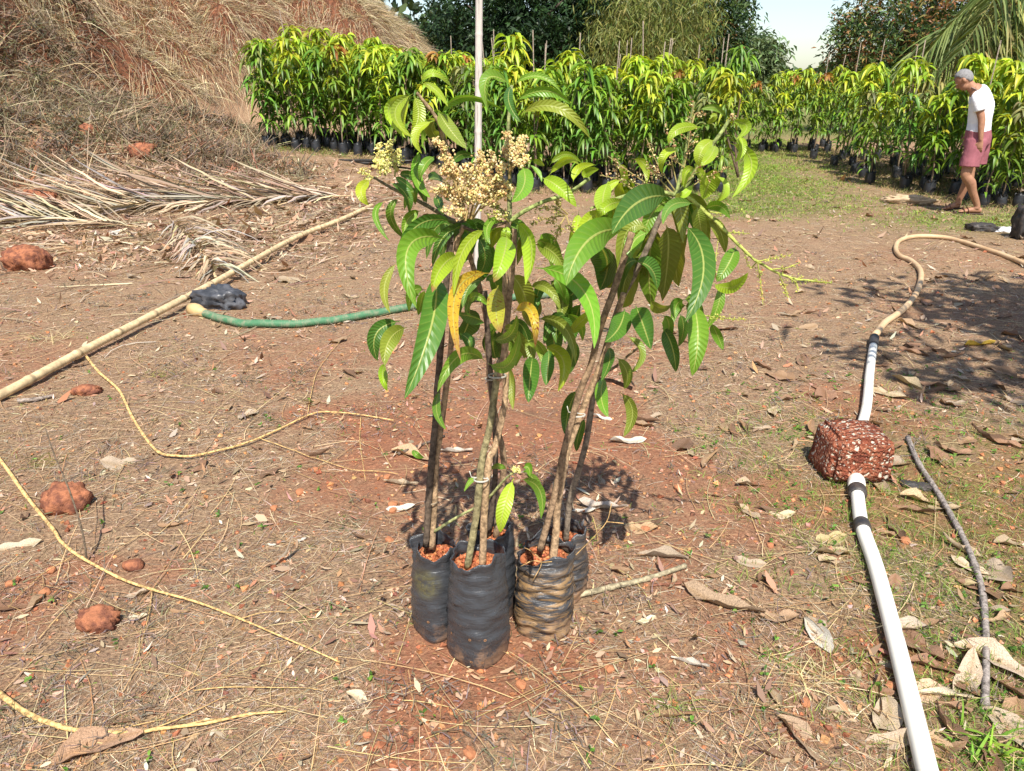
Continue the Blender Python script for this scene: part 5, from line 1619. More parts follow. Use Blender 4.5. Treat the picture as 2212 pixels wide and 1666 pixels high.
def upright_twig():
    b = gp(187, 1216)
    q = np.array([b - (0, 0, 0.02), P(178, 1150, b[1] + 0.02), P(150, 1060, b[1] + 0.05), P(118, 985, b[1] + 0.10), P(98, 925, b[1] + 0.14)])
    v, f = tube(spline(q, 6), np.linspace(0.0042, 0.0022, 25), 6)
    tag(MB().add(v, f, np.tile((0.13, 0.10, 0.07), (len(v), 1))).build('dead_stem', M['bark'], None, tuple(b)), 'thin dark dead stem standing in front of the round red stone', 'stem')
upright_twig()

# ------------------------------------------------------------------ stones and the laterite block
def stone(label, u, v, size, seed, name='laterite_stone', sink=0.25, grp=None, col=None):
    p = gp(u, v)
    vv, ff = rock(size, seed, 4 if max(size) > 0.05 else 2, 0.22)
    vv[:, 2] += size[2] * (1 - 2 * sink)
    o = MB().add(vv + p, ff).build(name, M['rock'], None, tuple(p))
    return tag(o, label, 'stone', grp)
stone('large rough orange red stone lying below the dry palm frond', 60, 580, (0.19, 0.15, 0.13), 3.0)
stone('round brick red stone behind the thin dead stem', 147, 1092, (0.085, 0.07, 0.06), 9.0)
stone('smooth ochre stone beside the sweeping bamboo twig', 216, 1352, (0.058, 0.045, 0.04), 14.0)
stone('dark red stone half sunk near the long bamboo pole', 188, 850, (0.075, 0.05, 0.03), 5.0)
stone('small orange stone below the dead stem', 290, 1228, (0.036, 0.025, 0.02), 6.0)
stone('flat pinkish red stone on the brushy slope above the frond', 85, 428, (0.20, 0.14, 0.10), 25.0, sink=0.5)
stone('jagged red rock at the toe of the bank above the frond tips', 310, 330, (0.17, 0.15, 0.12), 31.0, sink=0.45)
stone('pinkish rock in the withered brush on the bank', 190, 285, (0.12, 0.11, 0.10), 37.0, sink=0.5)
k = 0
STN = [(RNG.uniform(0, 2200), RNG.uniform(1000, 1660)) for _ in range(70)]
base_meshes = []
for q in range(5):
    vv, ff = rock((1, 0.8, 0.6), 50.0 + q * 7, 2, 0.25)
    base_meshes.append(MB().add(vv, ff, (0.42, 0.18, 0.09)).mesh('small_stone', M['gravel'], smooth=False))
for (u, v) in STN:
    p = gp(u, v)
    if bare(np.array([p[0]]), np.array([p[1]]))[0] < 0.25 or p[1] < 1.2: continue
    if any(math.hypot(p[0] - b[0], p[1] - b[1]) < b[2] + 0.03 for b in BAGS.values()): continue
    s = RNG.uniform(0.009, 0.022)
    o = bpy.data.objects.new('pebble', base_meshes[k % 5]); COL.objects.link(o); k += 1
    o.location = (p[0], p[1], p[2] + s * 0.25); o.scale = (s, s, s); o.rotation_euler = (0, 0, RNG.random() * 6)
    tag(o, 'small red laterite pebble on the bare earth', 'pebble', 'pebbles on the bare earth')

def mat_block():
    m, nt, _, _ = mat_new('pitted_laterite'); n = N(nt)
    pos = n.new('ShaderNodeTexCoord').outputs['Object']
    wp = n.new('ShaderNodeVectorMath', operation='ADD'); n.link(pos, wp.inputs[0])
    nz = n.new('ShaderNodeTexNoise'); n.link(pos, nz.inputs['Vector']); nz.inputs['Scale'].default_value = 30
    sc = n.new('ShaderNodeVectorMath', operation='SCALE'); n.link(nz.outputs['Color'], sc.inputs[0]); sc.inputs['Scale'].default_value = 0.03
    n.link(sc.outputs[0], wp.inputs[1])
    def vor(s):
        v = n.new('ShaderNodeTexVoronoi'); n.link(wp.outputs[0], v.inputs['Vector']); v.inputs['Scale'].default_value = s; return v.outputs['Distance']
    a, b = vor(62), vor(30)
    g = n.noise(pos, 20, 5, 0.7); g2 = n.noise(pos, 60, 4, 0.7)
    c = n.mix(n.ramp(g, 0.35, 0.65), (0.16, 0.045, 0.03, 1), (0.34, 0.105, 0.055, 1))
    c = n.mix(n.ramp(g2, 0.5, 0.62), c, (0.44, 0.20, 0.12, 1))
    c = n.mix(n.math('MULTIPLY', n.ramp(g, 0.62, 0.72), 0.85), c, (0.05, 0.035, 0.035, 1))
    spots = n.math('MULTIPLY', n.math('SUBTRACT', 1.0, n.ramp(a, 0.26, 0.38)), n.ramp(n.noise(pos, 24, 3, 0.5), 0.42, 0.52))
    big = n.math('MULTIPLY', n.math('SUBTRACT', 1.0, n.ramp(b, 0.2, 0.30)), n.ramp(n.noise(pos, 11, 2, 0.5), 0.46, 0.52))
    c = n.mix(n.math('MAXIMUM', spots, big), c, (0.66, 0.58, 0.46, 1))
    n.out(n.pbr(c, 0.95, n.bump(n.math('ADD', a, g2), 1.0, 0.02), 0.1))
    return m

def block_stone():
    p = gp(1843, 1048)
    import bmesh
    bm = bmesh.new(); bmesh.ops.create_cube(bm, size=1.0)
    bmesh.ops.bevel(bm, geom=bm.edges[:], offset=0.10, segments=3, affect='EDGES')
    bmesh.ops.subdivide_edges(bm, edges=bm.edges[:], cuts=4, use_grid_fill=True)
    v = np.array([x.co[:] for x in bm.verts]); fs = [[q.index for q in x.verts] for x in bm.faces]
    bm.free()
    q = v[:, 2] + 0.5
    v = v * (0.285, 0.25, 0.20)
    v[:, 0] *= 1.0 - 0.20 * q; v[:, 1] *= 1.0 - 0.06 * q
    n = fbm(v[:, 0] * 14 + 3, v[:, 1] * 14 + v[:, 2] * 11, 5.0, 3) - 0.5
    m = fbm(v[:, 0] * 60 + 3, v[:, 1] * 60 + v[:, 2] * 55, 7.0, 2) - 0.5
    v = v * (1 + 0.16 * n + 0.05 * m)[:, None]
    v[:, 2] += 0.092
    tri = np.array([f for f in fs if len(f) == 3]).reshape(-1, 3); qd = np.array([f for f in fs if len(f) == 4]).reshape(-1, 4)
    c = p + np.array([0.03, 0.125, 0])
    F = [x.astype(int) for x in (qd, tri) if len(x)]
    o = MB().add(v + c, F).build('laterite_block', mat_block(), None, tuple(c))
    tag(o, 'pitted red laterite block speckled white, set on top of the water pipe', 'block')
block_stone()

# ------------------------------------------------------------------ plastic scraps, sack
def lump(name, label, cat, u, v, size, seed, mat, sub=4, rough=0.3, sink=0.3, rz=0):
    p = gp(u, v)
    vv, ff = rock(size, seed, sub, rough)
    n = fbm(vv[:, 0] / size[0] * 3 + seed, vv[:, 1] / size[1] * 3 + vv[:, 2] / size[2] * 4, seed + 11, 3) - 0.5
    vv *= (1 + 0.25 * n)[:, None]
    c, s = math.cos(rz), math.sin(rz); vv[:, :2] = vv[:, :2] @ np.array([[c, s], [-s, c]])
    vv[:, 2] += size[2] * (1 - 2 * sink)
    tag(MB().add(vv + p, ff).build(name, mat, None, tuple(p)), label, cat)
mb_plastic = mat_plain('dusty_black_plastic', (0.035, 0.038, 0.045), 0.4, 0.5, 0.3, 8, 0.5, (0.11, 0.11, 0.12), 0.4, 0.7)
lump('plastic_bag', 'torn black plastic bag lying between the bamboo pole and the green hose', 'bag', 478, 660, (0.20, 0.12, 0.10), 4.0, mb_plastic, rz=-0.25)
lump('plastic_bag', 'crumpled black plastic scrap on the ground near the man', 'plastic', 2122, 498, (0.17, 0.10, 0.06), 8.0, M['rubber'])
lump('plastic_sheet', 'small white plastic scrap beside the black one', 'plastic', 2172, 500, (0.16, 0.08, 0.03), 12.0, mat_plain('white_plastic', (0.75, 0.76, 0.78), 0.4, 0.4, 0.1))
lump('filled_bag', 'full black grow bag lying at the edge of the yard by the scraps', 'bag', 2213, 515, (0.13, 0.12, 0.21), 18.0, M['rubber'], sink=0.1)
lump('cloth_sack', 'crumpled tan sack lying on the green grass', 'sack', 1955, 440, (0.30, 0.13, 0.08), 22.0, mat_plain('sackcloth', (0.52, 0.38, 0.24), 0.9, 0.1, 0.3, 14, 0.5), rough=0.4, rz=-0.35)
lump('plastic_strip', 'torn black plastic strip under the bent grey stick', 'plastic', 1978, 1052, (0.06, 0.03, 0.014), 28.0, M['rubber'], rz=-0.5)
lump('plastic_strip', 'dusty black plastic sheeting lying before the nursery row', 'plastic', 790, 352, (0.75, 0.16, 0.04), 33.0, M['rubber'], rough=0.45, rz=-0.1)

# ------------------------------------------------------------------ dry palm fronds on the ground, leaflet by leaflet
def dry_frond(name, label, rach, leaf_list, r0, wid, curlseed):
    q = np.array([gp(u, v, 0.05) for u, v in rach]); sp = spline(q, 10)
    sp[:, 2] = np.maximum(sp[:, 2], H(sp[:, 0], sp[:, 1]) + 0.05)
    root = thing(name, label, 'palm frond', tuple(sp[0] - (0, 0, 0.05)))
    v, f = tube(sp, np.linspace(r0 * 0.35, r0, len(sp)), 8, rb=np.linspace(r0 * 0.3, r0 * 0.6, len(sp)))
    MB().add(v, f, np.tile((0.44, 0.33, 0.19), (len(v), 1))).build('rachis', M['bark'], root)
    for (t, side, ang, L, lift, rise) in leaf_list:
        k = min(int(t * (len(sp) - 1)), len(sp) - 2)
        s = sp[k]; tan = unit(sp[k + 1] - sp[k]); nrm = np.array([-tan[1], tan[0], 0.0]) * side
        a = ang
        n = 9; tt = np.linspace(0, 1, n)
        # the leaflet leaves the rachis, bows out and settles on the ground
        aa = a * (0.45 + 0.8 * tt + 0.1 * RNG.normal())
        stp = (tan[None] * np.cos(aa)[:, None] + nrm[None] * np.sin(aa)[:, None]) * (L / (n - 1))
        p = s + np.concatenate([[np.zeros(3)], np.cumsum(stp[:-1], 0)])
        g = H(p[:, 0], p[:, 1]); g = np.minimum(g, g[0] + 0.9 * (g - g[0]))
        bow = lift * np.sin(math.pi * np.clip(tt * 1.05, 0, 1)) + 0.05 * (1 - tt) + 0.018 + rise * tt ** 1.15
        p[:, 2] = g + bow + 0.006 * RNG.normal(size=n)
        p[0] = s
        tn = unit(np.gradient(p, axis=0))
        sd = unit(np.cross(tn, np.array([RNG.normal(0, 0.5), RNG.normal(0, 0.5), 1.0])))
        nr = np.cross(tn, sd)
        pr = np.array([0.5, 0.9, 1, 1, 0.95, 0.85, 0.65, 0.4, 0.08]) * wid * 0.5 * RNG.uniform(0.7, 1.2)
        V = np.stack([p - sd * pr[:, None] + nr * pr[:, None] * 0.5, p, p + sd * pr[:, None] + nr * pr[:, None] * 0.5], 1).reshape(-1, 3)
        i = np.arange(n - 1)[:, None] * 3; j = np.arange(2)[None]
        f = np.stack([i + j, i + j + 1, i + 3 + j + 1, i + 3 + j], -1).reshape(-1, 4)
        c = palette(1, [(0.44, 0.34, 0.22), (0.36, 0.27, 0.18), (0.50, 0.41, 0.29), (0.28, 0.21, 0.15), (0.35, 0.31, 0.27)], 0.18)
        MB().add(V, f, np.repeat(c, len(V), 0)).build('leaflet', M['straw'], root)

ll = []
for k in range(180):
    t = 0.03 + 0.95 * k / 180
    ll.append((t, -1, RNG.uniform(0.22, 0.60), RNG.uniform(1.1, 2.1) * (0.65 + 0.5 * t), RNG.uniform(0.0, 0.06), RNG.uniform(-0.02, 0.85) * (0.5 + 0.5 * t)))
for k in range(100):
    t = 0.05 + 0.92 * k / 100
    ll.append((t, 1, RNG.uniform(0.22, 0.6), RNG.uniform(0.6, 1.3) * (0.5 + 0.6 * t), RNG.uniform(0.0, 0.06), -0.03))
dry_frond('dry_palm_frond', 'huge dry grey brown coconut frond sprawled along the foot of the bank', [(760, 432), (640, 437), (500, 444), (380, 451), (240, 459), (100, 466), (-60, 472), (-250, 478)], ll, 0.030, 0.032, 1)
ll = []
for k in range(38):
    t = 0.04 + 0.9 * k / 38
    ll.append((t, 1, RNG.uniform(0.7, 1.3), RNG.uniform(0.50, 0.80) * (1.15 - 0.45 * t), RNG.uniform(0.04, 0.16), -0.04))
    ll.append((t, -1, RNG.uniform(0.35, 0.9), RNG.uniform(0.40, 0.65) * (1.15 - 0.45 * t), RNG.uniform(0.02, 0.10), 0.0))
dry_frond('dry_palm_frond', 'small dry palm frond tip fanned out beside the bamboo pole', [(372, 488), (405, 520), (432, 552), (455, 585), (468, 612)], ll, 0.012, 0.022, 2)
ll = []
for k in range(60):
    t = 0.05 + 0.92 * k / 60
    ll.append((t, -1 if k % 2 else 1, RNG.uniform(0.25, 0.6), RNG.uniform(0.6, 1.3), RNG.uniform(0.0, 0.08), 0.22 if k % 2 else -0.03))
dry_frond('dry_palm_frond', 'dry frond half buried under the huge one, near the orange stone', [(300, 500), (200, 492), (90, 485), (-40, 480), (-200, 470)], ll, 0.022, 0.030, 3)

# ------------------------------------------------------------------ fallen leaves, one by one
def dry_leaf_mesh(seed, L=1.0, W=0.36, curl=0.5, twist=0.4, roll=0.6):
    r = np.random.default_rng(seed)
    m = 9; q = np.array([-1, -0.5, 0, 0.5, 1.0]); t = np.linspace(0, 1, m)
    pr = np.sin(math.pi * t ** 0.85) ** 0.75 * W * 0.5 + 0.006
    ph = r.random() * 6
    rows = []
    for a in q:
        ang = roll * a * (0.4 + 0.8 * np.sin(t * 3 + ph)) + twist * (t - 0.5)
        y = np.sin(np.clip(ang, -1.4, 1.4)) * pr / max(0.35, roll) * 0.9 if False else a * pr * np.cos(ang)
        z = np.abs(a) ** 1.5 * pr * np.abs(np.sin(roll + 0.5 * np.sin(t * 5 + ph))) + a * pr * np.sin(twist * (t - 0.5)) + 0.035 * np.sin(t * 13 + ph + a * 2) * abs(a)
        rows.append(np.stack([t - 0.5, y + 0.10 * np.sin(t * 3 + ph), z + curl * 0.35 * (t - 0.45) ** 2], -1))
    V = np.stack(rows, 1).reshape(-1, 3) * L
    V[:, 2] -= V[:, 2].min() + 0.01
    k = len(q); i = np.arange(m - 1)[:, None] * k; j = np.arange(k - 1)[None]
    f = np.stack([i + j, i + j + 1, i + k + j + 1, i + k + j], -1).reshape(-1, 4)
    c = np.ones((len(V), 3)); c[2::5] = (0.8, 0.75, 0.65)
    return MB().add(V, f, c).mesh('dry_leaf', M['dry_leaf'])
DL = [dry_leaf_mesh(s, 1.0, w, cu, tw, ro) for s, w, cu, tw, ro in ((1, 0.36, 0.3, 0.2, 0.25), (2, 0.30, 0.9, 0.9, 0.7), (3, 0.40, 0.6, -0.6, 0.5), (4, 0.26, 1.3, 1.2, 1.0), (5, 0.34, 0.2, 0.5, 0.9), (6, 0.5, 0.35, -0.3, 0.3), (7, 0.22, 0.8, -1.2, 1.1), (8, 0.62, 0.3, 0.4, 0.25))]
DC = [(0.42, 0.29, 0.18), (0.35, 0.22, 0.13), (0.48, 0.37, 0.25), (0.28, 0.16, 0.10), (0.43, 0.34, 0.25), (0.32, 0.19, 0.12), (0.23, 0.14, 0.09)]
def put_leaf(u, v, L, k, rz, label=None, col=None, group=None, tilt=0.0, p=None):
    p = gp(u, v) if p is None else p
    o = bpy.data.objects.new('dry_leaf', DL[k]); COL.objects.link(o)
    o.location = (p[0], p[1], p[2] + 0.004); o.scale = (L, L, L)
    o.rotation_euler = (RNG.normal(0, 0.18) + tilt, RNG.normal(0, 0.16), rz)
    c = np.array(col if col else DC[RNG.integers(0, len(DC))]) * RNG.uniform(0.70, 0.98)
    o.color = (*np.clip(c, 0, 1), 1)
    tag(o, label, 'dry leaf', group)
PALE = (0.62, 0.52, 0.38)
NAMED = [
    (262, 1003, 0.17, 5, 0.35, 'broad tan fallen leaf near the round brick red stone', None),
    (40, 1180, 0.16, 0, 0.35, 'long pale fallen leaf left of the dead stem base', PALE),
    (10, 1322, 0.13, 2, 0.5, 'curled fallen leaf at the edge of the sweeping bamboo twig', None),
    (885, 988, 0.20, 2, -0.45, 'large curled fallen leaf behind the olive stained bag', (0.52, 0.36, 0.22)),
    (985, 980, 0.14, 3, -0.1, 'thin whitish curled leaf behind the foremost bag', (0.66, 0.60, 0.52)),
    (865, 1050, 0.14, 3, -0.3, 'twisted pale leaf left of the olive stained bag', (0.60, 0.48, 0.34)),
    (870, 1098, 0.13, 6, 0.1, 'whitish shrivelled leaf behind the olive stained bag', (0.66, 0.62, 0.56)),
    (1355, 956, 0.17, 1, 0.25, 'bleached white curled leaf behind the leaning grafts', (0.74, 0.68, 0.58)),
    (1300, 1095, 0.2, 6, -0.05, 'grey rolled leaf lying behind the muddy wrinkled bag', (0.45, 0.38, 0.32)),
    (1265, 1105, 0.11, 6, -0.2, 'whitish rolled leaf behind the muddy wrinkled bag', (0.62, 0.57, 0.50)),
    (1385, 1142, 0.13, 5, -0.1, 'tan striped fallen leaf behind the grey stalk', (0.56, 0.38, 0.22)),
    (1560, 1300, 0.26, 6, -0.65, 'long rolled brown leaf beyond the grey stalk', (0.46, 0.33, 0.22)),
    (1430, 1205, 0.17, 4, -0.4, 'grey brown leaf beside the grey stalk', None),
    (1395, 1340, 0.07, 0, 0.3, 'small cream leaf fragment on the red gravel', (0.75, 0.68, 0.48)),
    (1685, 1113, 0.12, 0, -0.1, 'smooth cream fallen leaf left of the pipe coupling', (0.68, 0.55, 0.36)),
    (1612, 1108, 0.14, 1, -0.9, 'twisted brown leaf beside the smooth cream leaf', None),
    (1625, 1052, 0.14, 2, 0.2, 'brown fallen leaf left of the laterite block', None),
    (1797, 1195, 0.15, 7, 0.4, 'large round pale leaf propped by the white pipe', (0.62, 0.49, 0.31)),
    (1795, 1165, 0.13, 5, 0.2, 'olive brown leaf behind the round pale leaf', (0.46, 0.38, 0.2)),
    (1685, 1335, 0.14, 5, 0.1, 'crumpled brown leaf between red gravel and white pipe', (0.48, 0.32, 0.2)),
    (1620, 1215, 0.12, 0, -0.2, 'pale tan leaf on the thatch behind the crumpled brown leaf', None),
    (1660, 1255, 0.10, 2, 0.6, 'small brown leaf in the straw near the white pipe', None),
    (1765, 1375, 0.16, 4, 1.5, 'bleached papery leaf above the dry grass tuft', (0.66, 0.62, 0.54)),
    (1720, 1600, 0.16, 2, -1.2, 'dark edged fallen leaf on the red gravel in front', (0.42, 0.30, 0.2)),
    (1490, 1440, 0.11, 3, -0.7, 'whitish crumpled leaf scrap on the gravel', (0.68, 0.62, 0.54)),
    (775, 1520, 0.09, 2, -0.5, 'pale brown leaf left of the foremost bag', PALE),
    (650, 1168, 0.045, 0, 0.6, 'small white leaf fragment on the dry thatch', (0.78, 0.74, 0.66)),
    (585, 1180, 0.04, 1, 0.1, 'little cream leaf fragment on the dry thatch', (0.72, 0.66, 0.55)),
    (215, 1622, 0.2, 2, 0.5, 'large brown leaf below the jointed bamboo twig', (0.44, 0.28, 0.18)),
    (300, 1335, 0.06, 5, 0.3, 'pale leaf piece behind the ochre stone', PALE),
    (690, 985, 0.12, 3, -0.2, 'curled pink brown leaf on the red gravel', None),
    (1300, 905, 0.1, 1, 0, 'white curled leaf between the grafts', (0.7, 0.64, 0.55)),
    (1830, 1050, 0.0, 0, 0, None, None),
    (1990, 1085, 0.16, 2, -0.2, 'broad tan leaf over the torn plastic strip', (0.55, 0.42, 0.26)),
    (2035, 1100, 0.15, 0, -0.2, 'long tan leaf under the bent grey stick', (0.50, 0.38, 0.24)),
    (1915, 850, 0.24, 0, -0.9, 'long pale leaf leaning on the white pipe', (0.58, 0.46, 0.3)),
    (1960, 830, 0.22, 4, -1.3, 'pale leaf on the fallen twig by the white pipe', (0.55, 0.44, 0.28)),
    (2090, 1475, 0.22, 1, 1.2, 'long curled pale leaf near the end of the grey stick', (0.56, 0.44, 0.32)),
    (2150, 1440, 0.22, 2, -0.8, 'broad pale leaf right of the grey stick', (0.58, 0.46, 0.34)),
    (2040, 1510, 0.13, 3, -0.4, 'white edged leaf curled beside the white pipe', (0.62, 0.54, 0.42)),
    (1985, 1490, 0.14, 5, 0.2, 'flat tan leaf right of the white pipe', (0.55, 0.40, 0.27)),
    (1905, 1545, 0.14, 5, 1.0, 'wide pale leaf half under the white pipe', (0.56, 0.45, 0.32)),
    (1960, 1360, 0.15, 4, -0.2, 'bleached leaf in the weeds right of the white pipe', (0.58, 0.48, 0.38)),
    (2095, 1225, 0.14, 0, -1.0, 'pale leaf against the bent grey stick', (0.6, 0.48, 0.34)),
    (2070, 1260, 0.12, 0, -0.6, 'olive tan leaf left of the bent grey stick', (0.45, 0.36, 0.2)),
]
for (u, v, L, k, rz, lab, c) in NAMED:
    if lab: put_leaf(u, v, L, k, rz, lab, c)
YELLOW = (0.55, 0.36, 0.05)
put_leaf(2117, 747, 0.22, 1, 0.4, 'single yellow fallen leaf in the shade by the cream hose', YELLOW)
def litter(nn, ur, vr, label, group, L=(0.09, 0.2), dens=None):
    c = 0
    while c < nn:
        u, v = RNG.uniform(*ur), RNG.uniform(*vr)
        p = gp(u, v)
        if any(math.hypot(p[0] - b[0], p[1] - b[1]) < b[2] + 0.07 for b in BAGS.values()): continue
        put_leaf(u, v, RNG.uniform(*L), int(RNG.integers(0, 8)), RNG.random() * 6.283, label, None, group, p=p); c += 1
litter(60, (1880, 2230), (600, 1000), 'dry brown leaf in the litter around the cream hose', 'leaf litter by the cream hose')
litter(34, (1880, 2230), (1040, 1660), 'dry tan leaf in the weeds around the bent grey stick', 'leaf litter by the bent grey stick', (0.08, 0.17))
litter(48, (1380, 1860), (470, 1000), 'dry brown leaf on the open thatch between the grafts and the white pipe', 'leaf litter on the open thatch', (0.09, 0.19))
litter(18, (1280, 1860), (1000, 1640), 'small dry leaf on the gravel between the muddy bag and the white pipe', 'leaf litter on the gravel', (0.06, 0.13))
litter(24, (450, 850), (470, 900), 'dry leaf on the thatch beside the bamboo pole and green hose', 'leaf litter by the bamboo pole', (0.07, 0.15))
litter(34, (20, 720), (380, 610), 'brown dead leaf caught under the dry palm fronds', 'leaf litter by the palm fronds', (0.12, 0.28))
litter(14, (20, 850), (900, 1640), 'small withered leaf on the thatch among the bamboo twigs', 'leaf litter by the bamboo twigs', (0.05, 0.11))
litter(10, (2080, 2230), (440, 560), 'brown dead leaf at the edge of the turf by the scraps', 'leaf litter by the scraps', (0.12, 0.2))
litter(12, (1500, 2050), (420, 480), 'dead leaf along the edge of the grass path', 'leaf litter by the grass path', (0.12, 0.22))

# grass tufts one can pick out
def tuft(label, u, v, n, L, cols, spread=0.02, lean=0.9, name='grass_tuft', w=0.003):
    p = gp(u, v)
    d = np.stack([RNG.normal(0, lean, n), RNG.normal(0, lean, n), RNG.uniform(0.3, 1, n)], -1)
    b = d * 0.25; b[:, 2] = -RNG.uniform(0.3, 0.9, n)
    base = p + RNG.normal(0, spread, (n, 3)) * (1, 1, 0) - (0, 0, 0.004)
    v_, f, c = ribbons(base, d, L * RNG.uniform(0.5, 1.15, n), w, b, 4, palette(n, cols, 0.15), None, 0.85)
    tag(MB().add(v_, f, c).build(name, M['weed'], None, tuple(p)), label, 'grass')
GR = [(0.20, 0.28, 0.06), (0.28, 0.30, 0.10), (0.42, 0.36, 0.17)]
STC = [(0.62, 0.52, 0.33), (0.55, 0.44, 0.26), (0.50, 0.42, 0.22)]
tuft('green and straw grass tuft in front of the muddy bag', 1450, 1530, 90, 0.12, GR)
tuft('pulled pale dry grass tuft on the gravel near the white pipe', 1755, 1470, 110, 0.15, STC, 0.03)
tuft('small half green tuft on the gravel right of the bags', 1650, 1530, 50, 0.08, GR + STC)
tuft('bright green weed clump at the lower corner beyond the grey stick', 2130, 1625, 80, 0.11, [(0.20, 0.36, 0.04), (0.28, 0.42, 0.05), (0.14, 0.27, 0.03)], 0.04, 0.7, 'weed_clump', 0.010)
tuft('yellowing grass clump between the bamboo twig and pole', 335, 815, 70, 0.10, [(0.26, 0.26, 0.06), (0.36, 0.31, 0.11)], 0.04)
tuft('withered straw clump left of the bamboo pole', 95, 735, 90, 0.22, STC, 0.08)
tuft('olive weed clump under the dead stem', 60, 1010, 90, 0.10, [(0.20, 0.20, 0.05), (0.26, 0.23, 0.08)], 0.06)
tuft('dull green weed clump between the bamboo twigs', 700, 1325, 0 + 60, 0.05, [(0.10, 0.14, 0.05), (0.14, 0.17, 0.06)], 0.04)
tuft('grey green herb clump left of the olive stained bag', 745, 1135, 90, 0.05, [(0.10, 0.12, 0.06), (0.13, 0.14, 0.08)], 0.03)
tuft('straw grass clump under the front nursery bags', 900, 345, 160, 0.35, STC + [(0.6, 0.45, 0.18)], 0.4)
tuft('leafy green weeds between the first nursery bags', 735, 318, 160, 0.30, [(0.08, 0.15, 0.03), (0.12, 0.2, 0.04)], 0.25, 0.7, 'weed_clump', 0.02)

# ------------------------------------------------------------------ the stooping man
def person():
    g = gp(2098, 462)
    root = thing('person', 'grey haired man in white t-shirt and dusty pink shorts stooping over the saplings', 'person', tuple(g))
    Fd = np.array([-0.78, 0.62, 0.0]); Ld = np.array([-0.62, -0.78, 0.0])
    O = np.asarray(g)
    A = lambda *p: np.array((p[0] - 0.209 * (p[2] - 0.05), p[1], p[2]), float) + O       # he stoops forward
    def loft(mb, pts, ra, rb, n=20, ref=None, per=5):
        """ra: half width sideways, rb: half depth front to back"""
        p = spline(pts, per)
        k = np.linspace(0, 1, len(pts)); kk = np.linspace(0, 1, len(p))
        a = np.interp(kk, k, ra); b = np.interp(kk, k, rb)
        v, f = tube(p, a, n, b, ref=Fd if ref is None else ref)
        mb.add(v, f)
    def ball(mb, c, r, rot=None, sub=3):
        v, f = ico(sub); v = v * np.asarray(r)
        if rot is not None: v = v @ np.asarray(rot).T
        mb.add(v + c, f)
    skin = mat_plain('skin', (0.36, 0.185, 0.11), 0.6, 0.35, 0.15, 18, 0.1, (0.29, 0.14, 0.085))
    white = mat_plain('white_cotton', (0.80, 0.81, 0.84), 0.85, 0.2, 0.06, 7, 0.35, (0.72, 0.73, 0.77), 0.4, 0.7, (1, 1, 1.6))
    pink = mat_plain('pink_cotton', (0.30, 0.105, 0.125), 0.85, 0.2, 0.12, 8, 0.35, (0.23, 0.078, 0.095), 0.4, 0.7, (1, 1, 0.6))
    # body: one continuous surface
    b = MB()
    loft(b, [A(.07, 0, .86), A(.07, 0, .96), A(.085, 0, 1.06), A(.10, .0, 1.24), A(.085, 0, 1.36), A(.05, .005, 1.44), A(.02, .01, 1.475)], (.15, .155, .145, .165, .16, .10, .062), (.10, .105, .10, .115, .10, .075, .058))
    loft(b, [A(.04, .005, 1.43), A(.0, .02, 1.48), A(-.04, .045, 1.53)], (.060, .055, .055), (.060, .056, .056))
    # head, tilted down and forward
    tilt = math.radians(42)
    up = unit(np.array([0, 0, 1.0]) * math.cos(tilt) + Fd * math.sin(tilt)); fw = unit(np.cross(Ld, up)); fw = fw if fw @ Fd > 0 else -fw
    R = np.stack([Ld, fw, up], 1)
    hc = A(-.062, .05, 1.555)
    ball(b, hc + up * 0.015, (.074, .093, .100), R)
    ball(b, hc + fw * 0.030 - up * 0.055, (.055, .062, .058), R)      # jaw
    ball(b, hc + fw * 0.098 - up * 0.018, (.014, .020, .024), R, 2)    # nose
    ball(b, hc + fw * 0.083 + up * 0.022, (.045, .014, .012), R, 2)    # brow
    ball(b, hc + fw * 0.088 - up * 0.060, (.024, .010, .007), R, 2)    # lips
    for s in (-1, 1):
        ball(b, hc + Ld * s * 0.077 - up * 0.012 - fw * 0.008, (.012, .020, .032), R, 2)
    # arms
    def arm(sh, el, wr, hand_dir, s):
        loft(b, [sh, sh * 0.6 + el * 0.4, el, el * 0.6 + wr * 0.4, wr], (.050, .047, .040, .039, .027), (.052, .047, .040, .036, .023), 14)
        hd = unit(hand_dir)
        w2 = unit(np.cross(hd, Ld)); w2 = w2 if w2 @ Fd > 0 else -w2       # towards the thumb side
        loft(b, [wr, wr + hd * 0.03, wr + hd * 0.065, wr + hd * 0.088], (.026, .032, .036, .030), (.019, .016, .015, .012), 12, ref=Ld)
        nl = unit(np.cross(hd, w2))
        for k, (o, L) in enumerate(((0.028, .070), (0.010, .078), (-0.009, .072), (-0.027, .058))):
            k0 = wr + hd * 0.078 + w2 * o
            cl = -Ld * s
            loft(b, [k0, k0 + hd * L * 0.45 + cl * L * 0.10, k0 + hd * L * 0.8 + cl * L * 0.35, k0 + hd * L * 0.92 + cl * L * 0.62], (.0088, .0084, .0078, .0062), (.0088, .0084, .0078, .0062), 8, per=3)
        t0 = wr + hd * 0.03 + w2 * 0.026
        loft(b, [t0, t0 + w2 * 0.022 + hd * 0.022, t0 + w2 * 0.030 + hd * 0.052, t0 + w2 * 0.026 + hd * 0.070], (.012, .0105, .0092, .007), (.012, .0105, .0092, .007), 8, per=3)
    arm(A(-.015, -.135, 1.365), A(.012, -.185, 1.12), A(-.005, -.20, .885), np.array([0.02, 0.02, -1.0]), 1)
    arm(A(.175, .125, 1.375), A(.19, .21, 1.14), A(.13, .27, .93), np.array([-0.25, 0.2, -0.9]), -1)
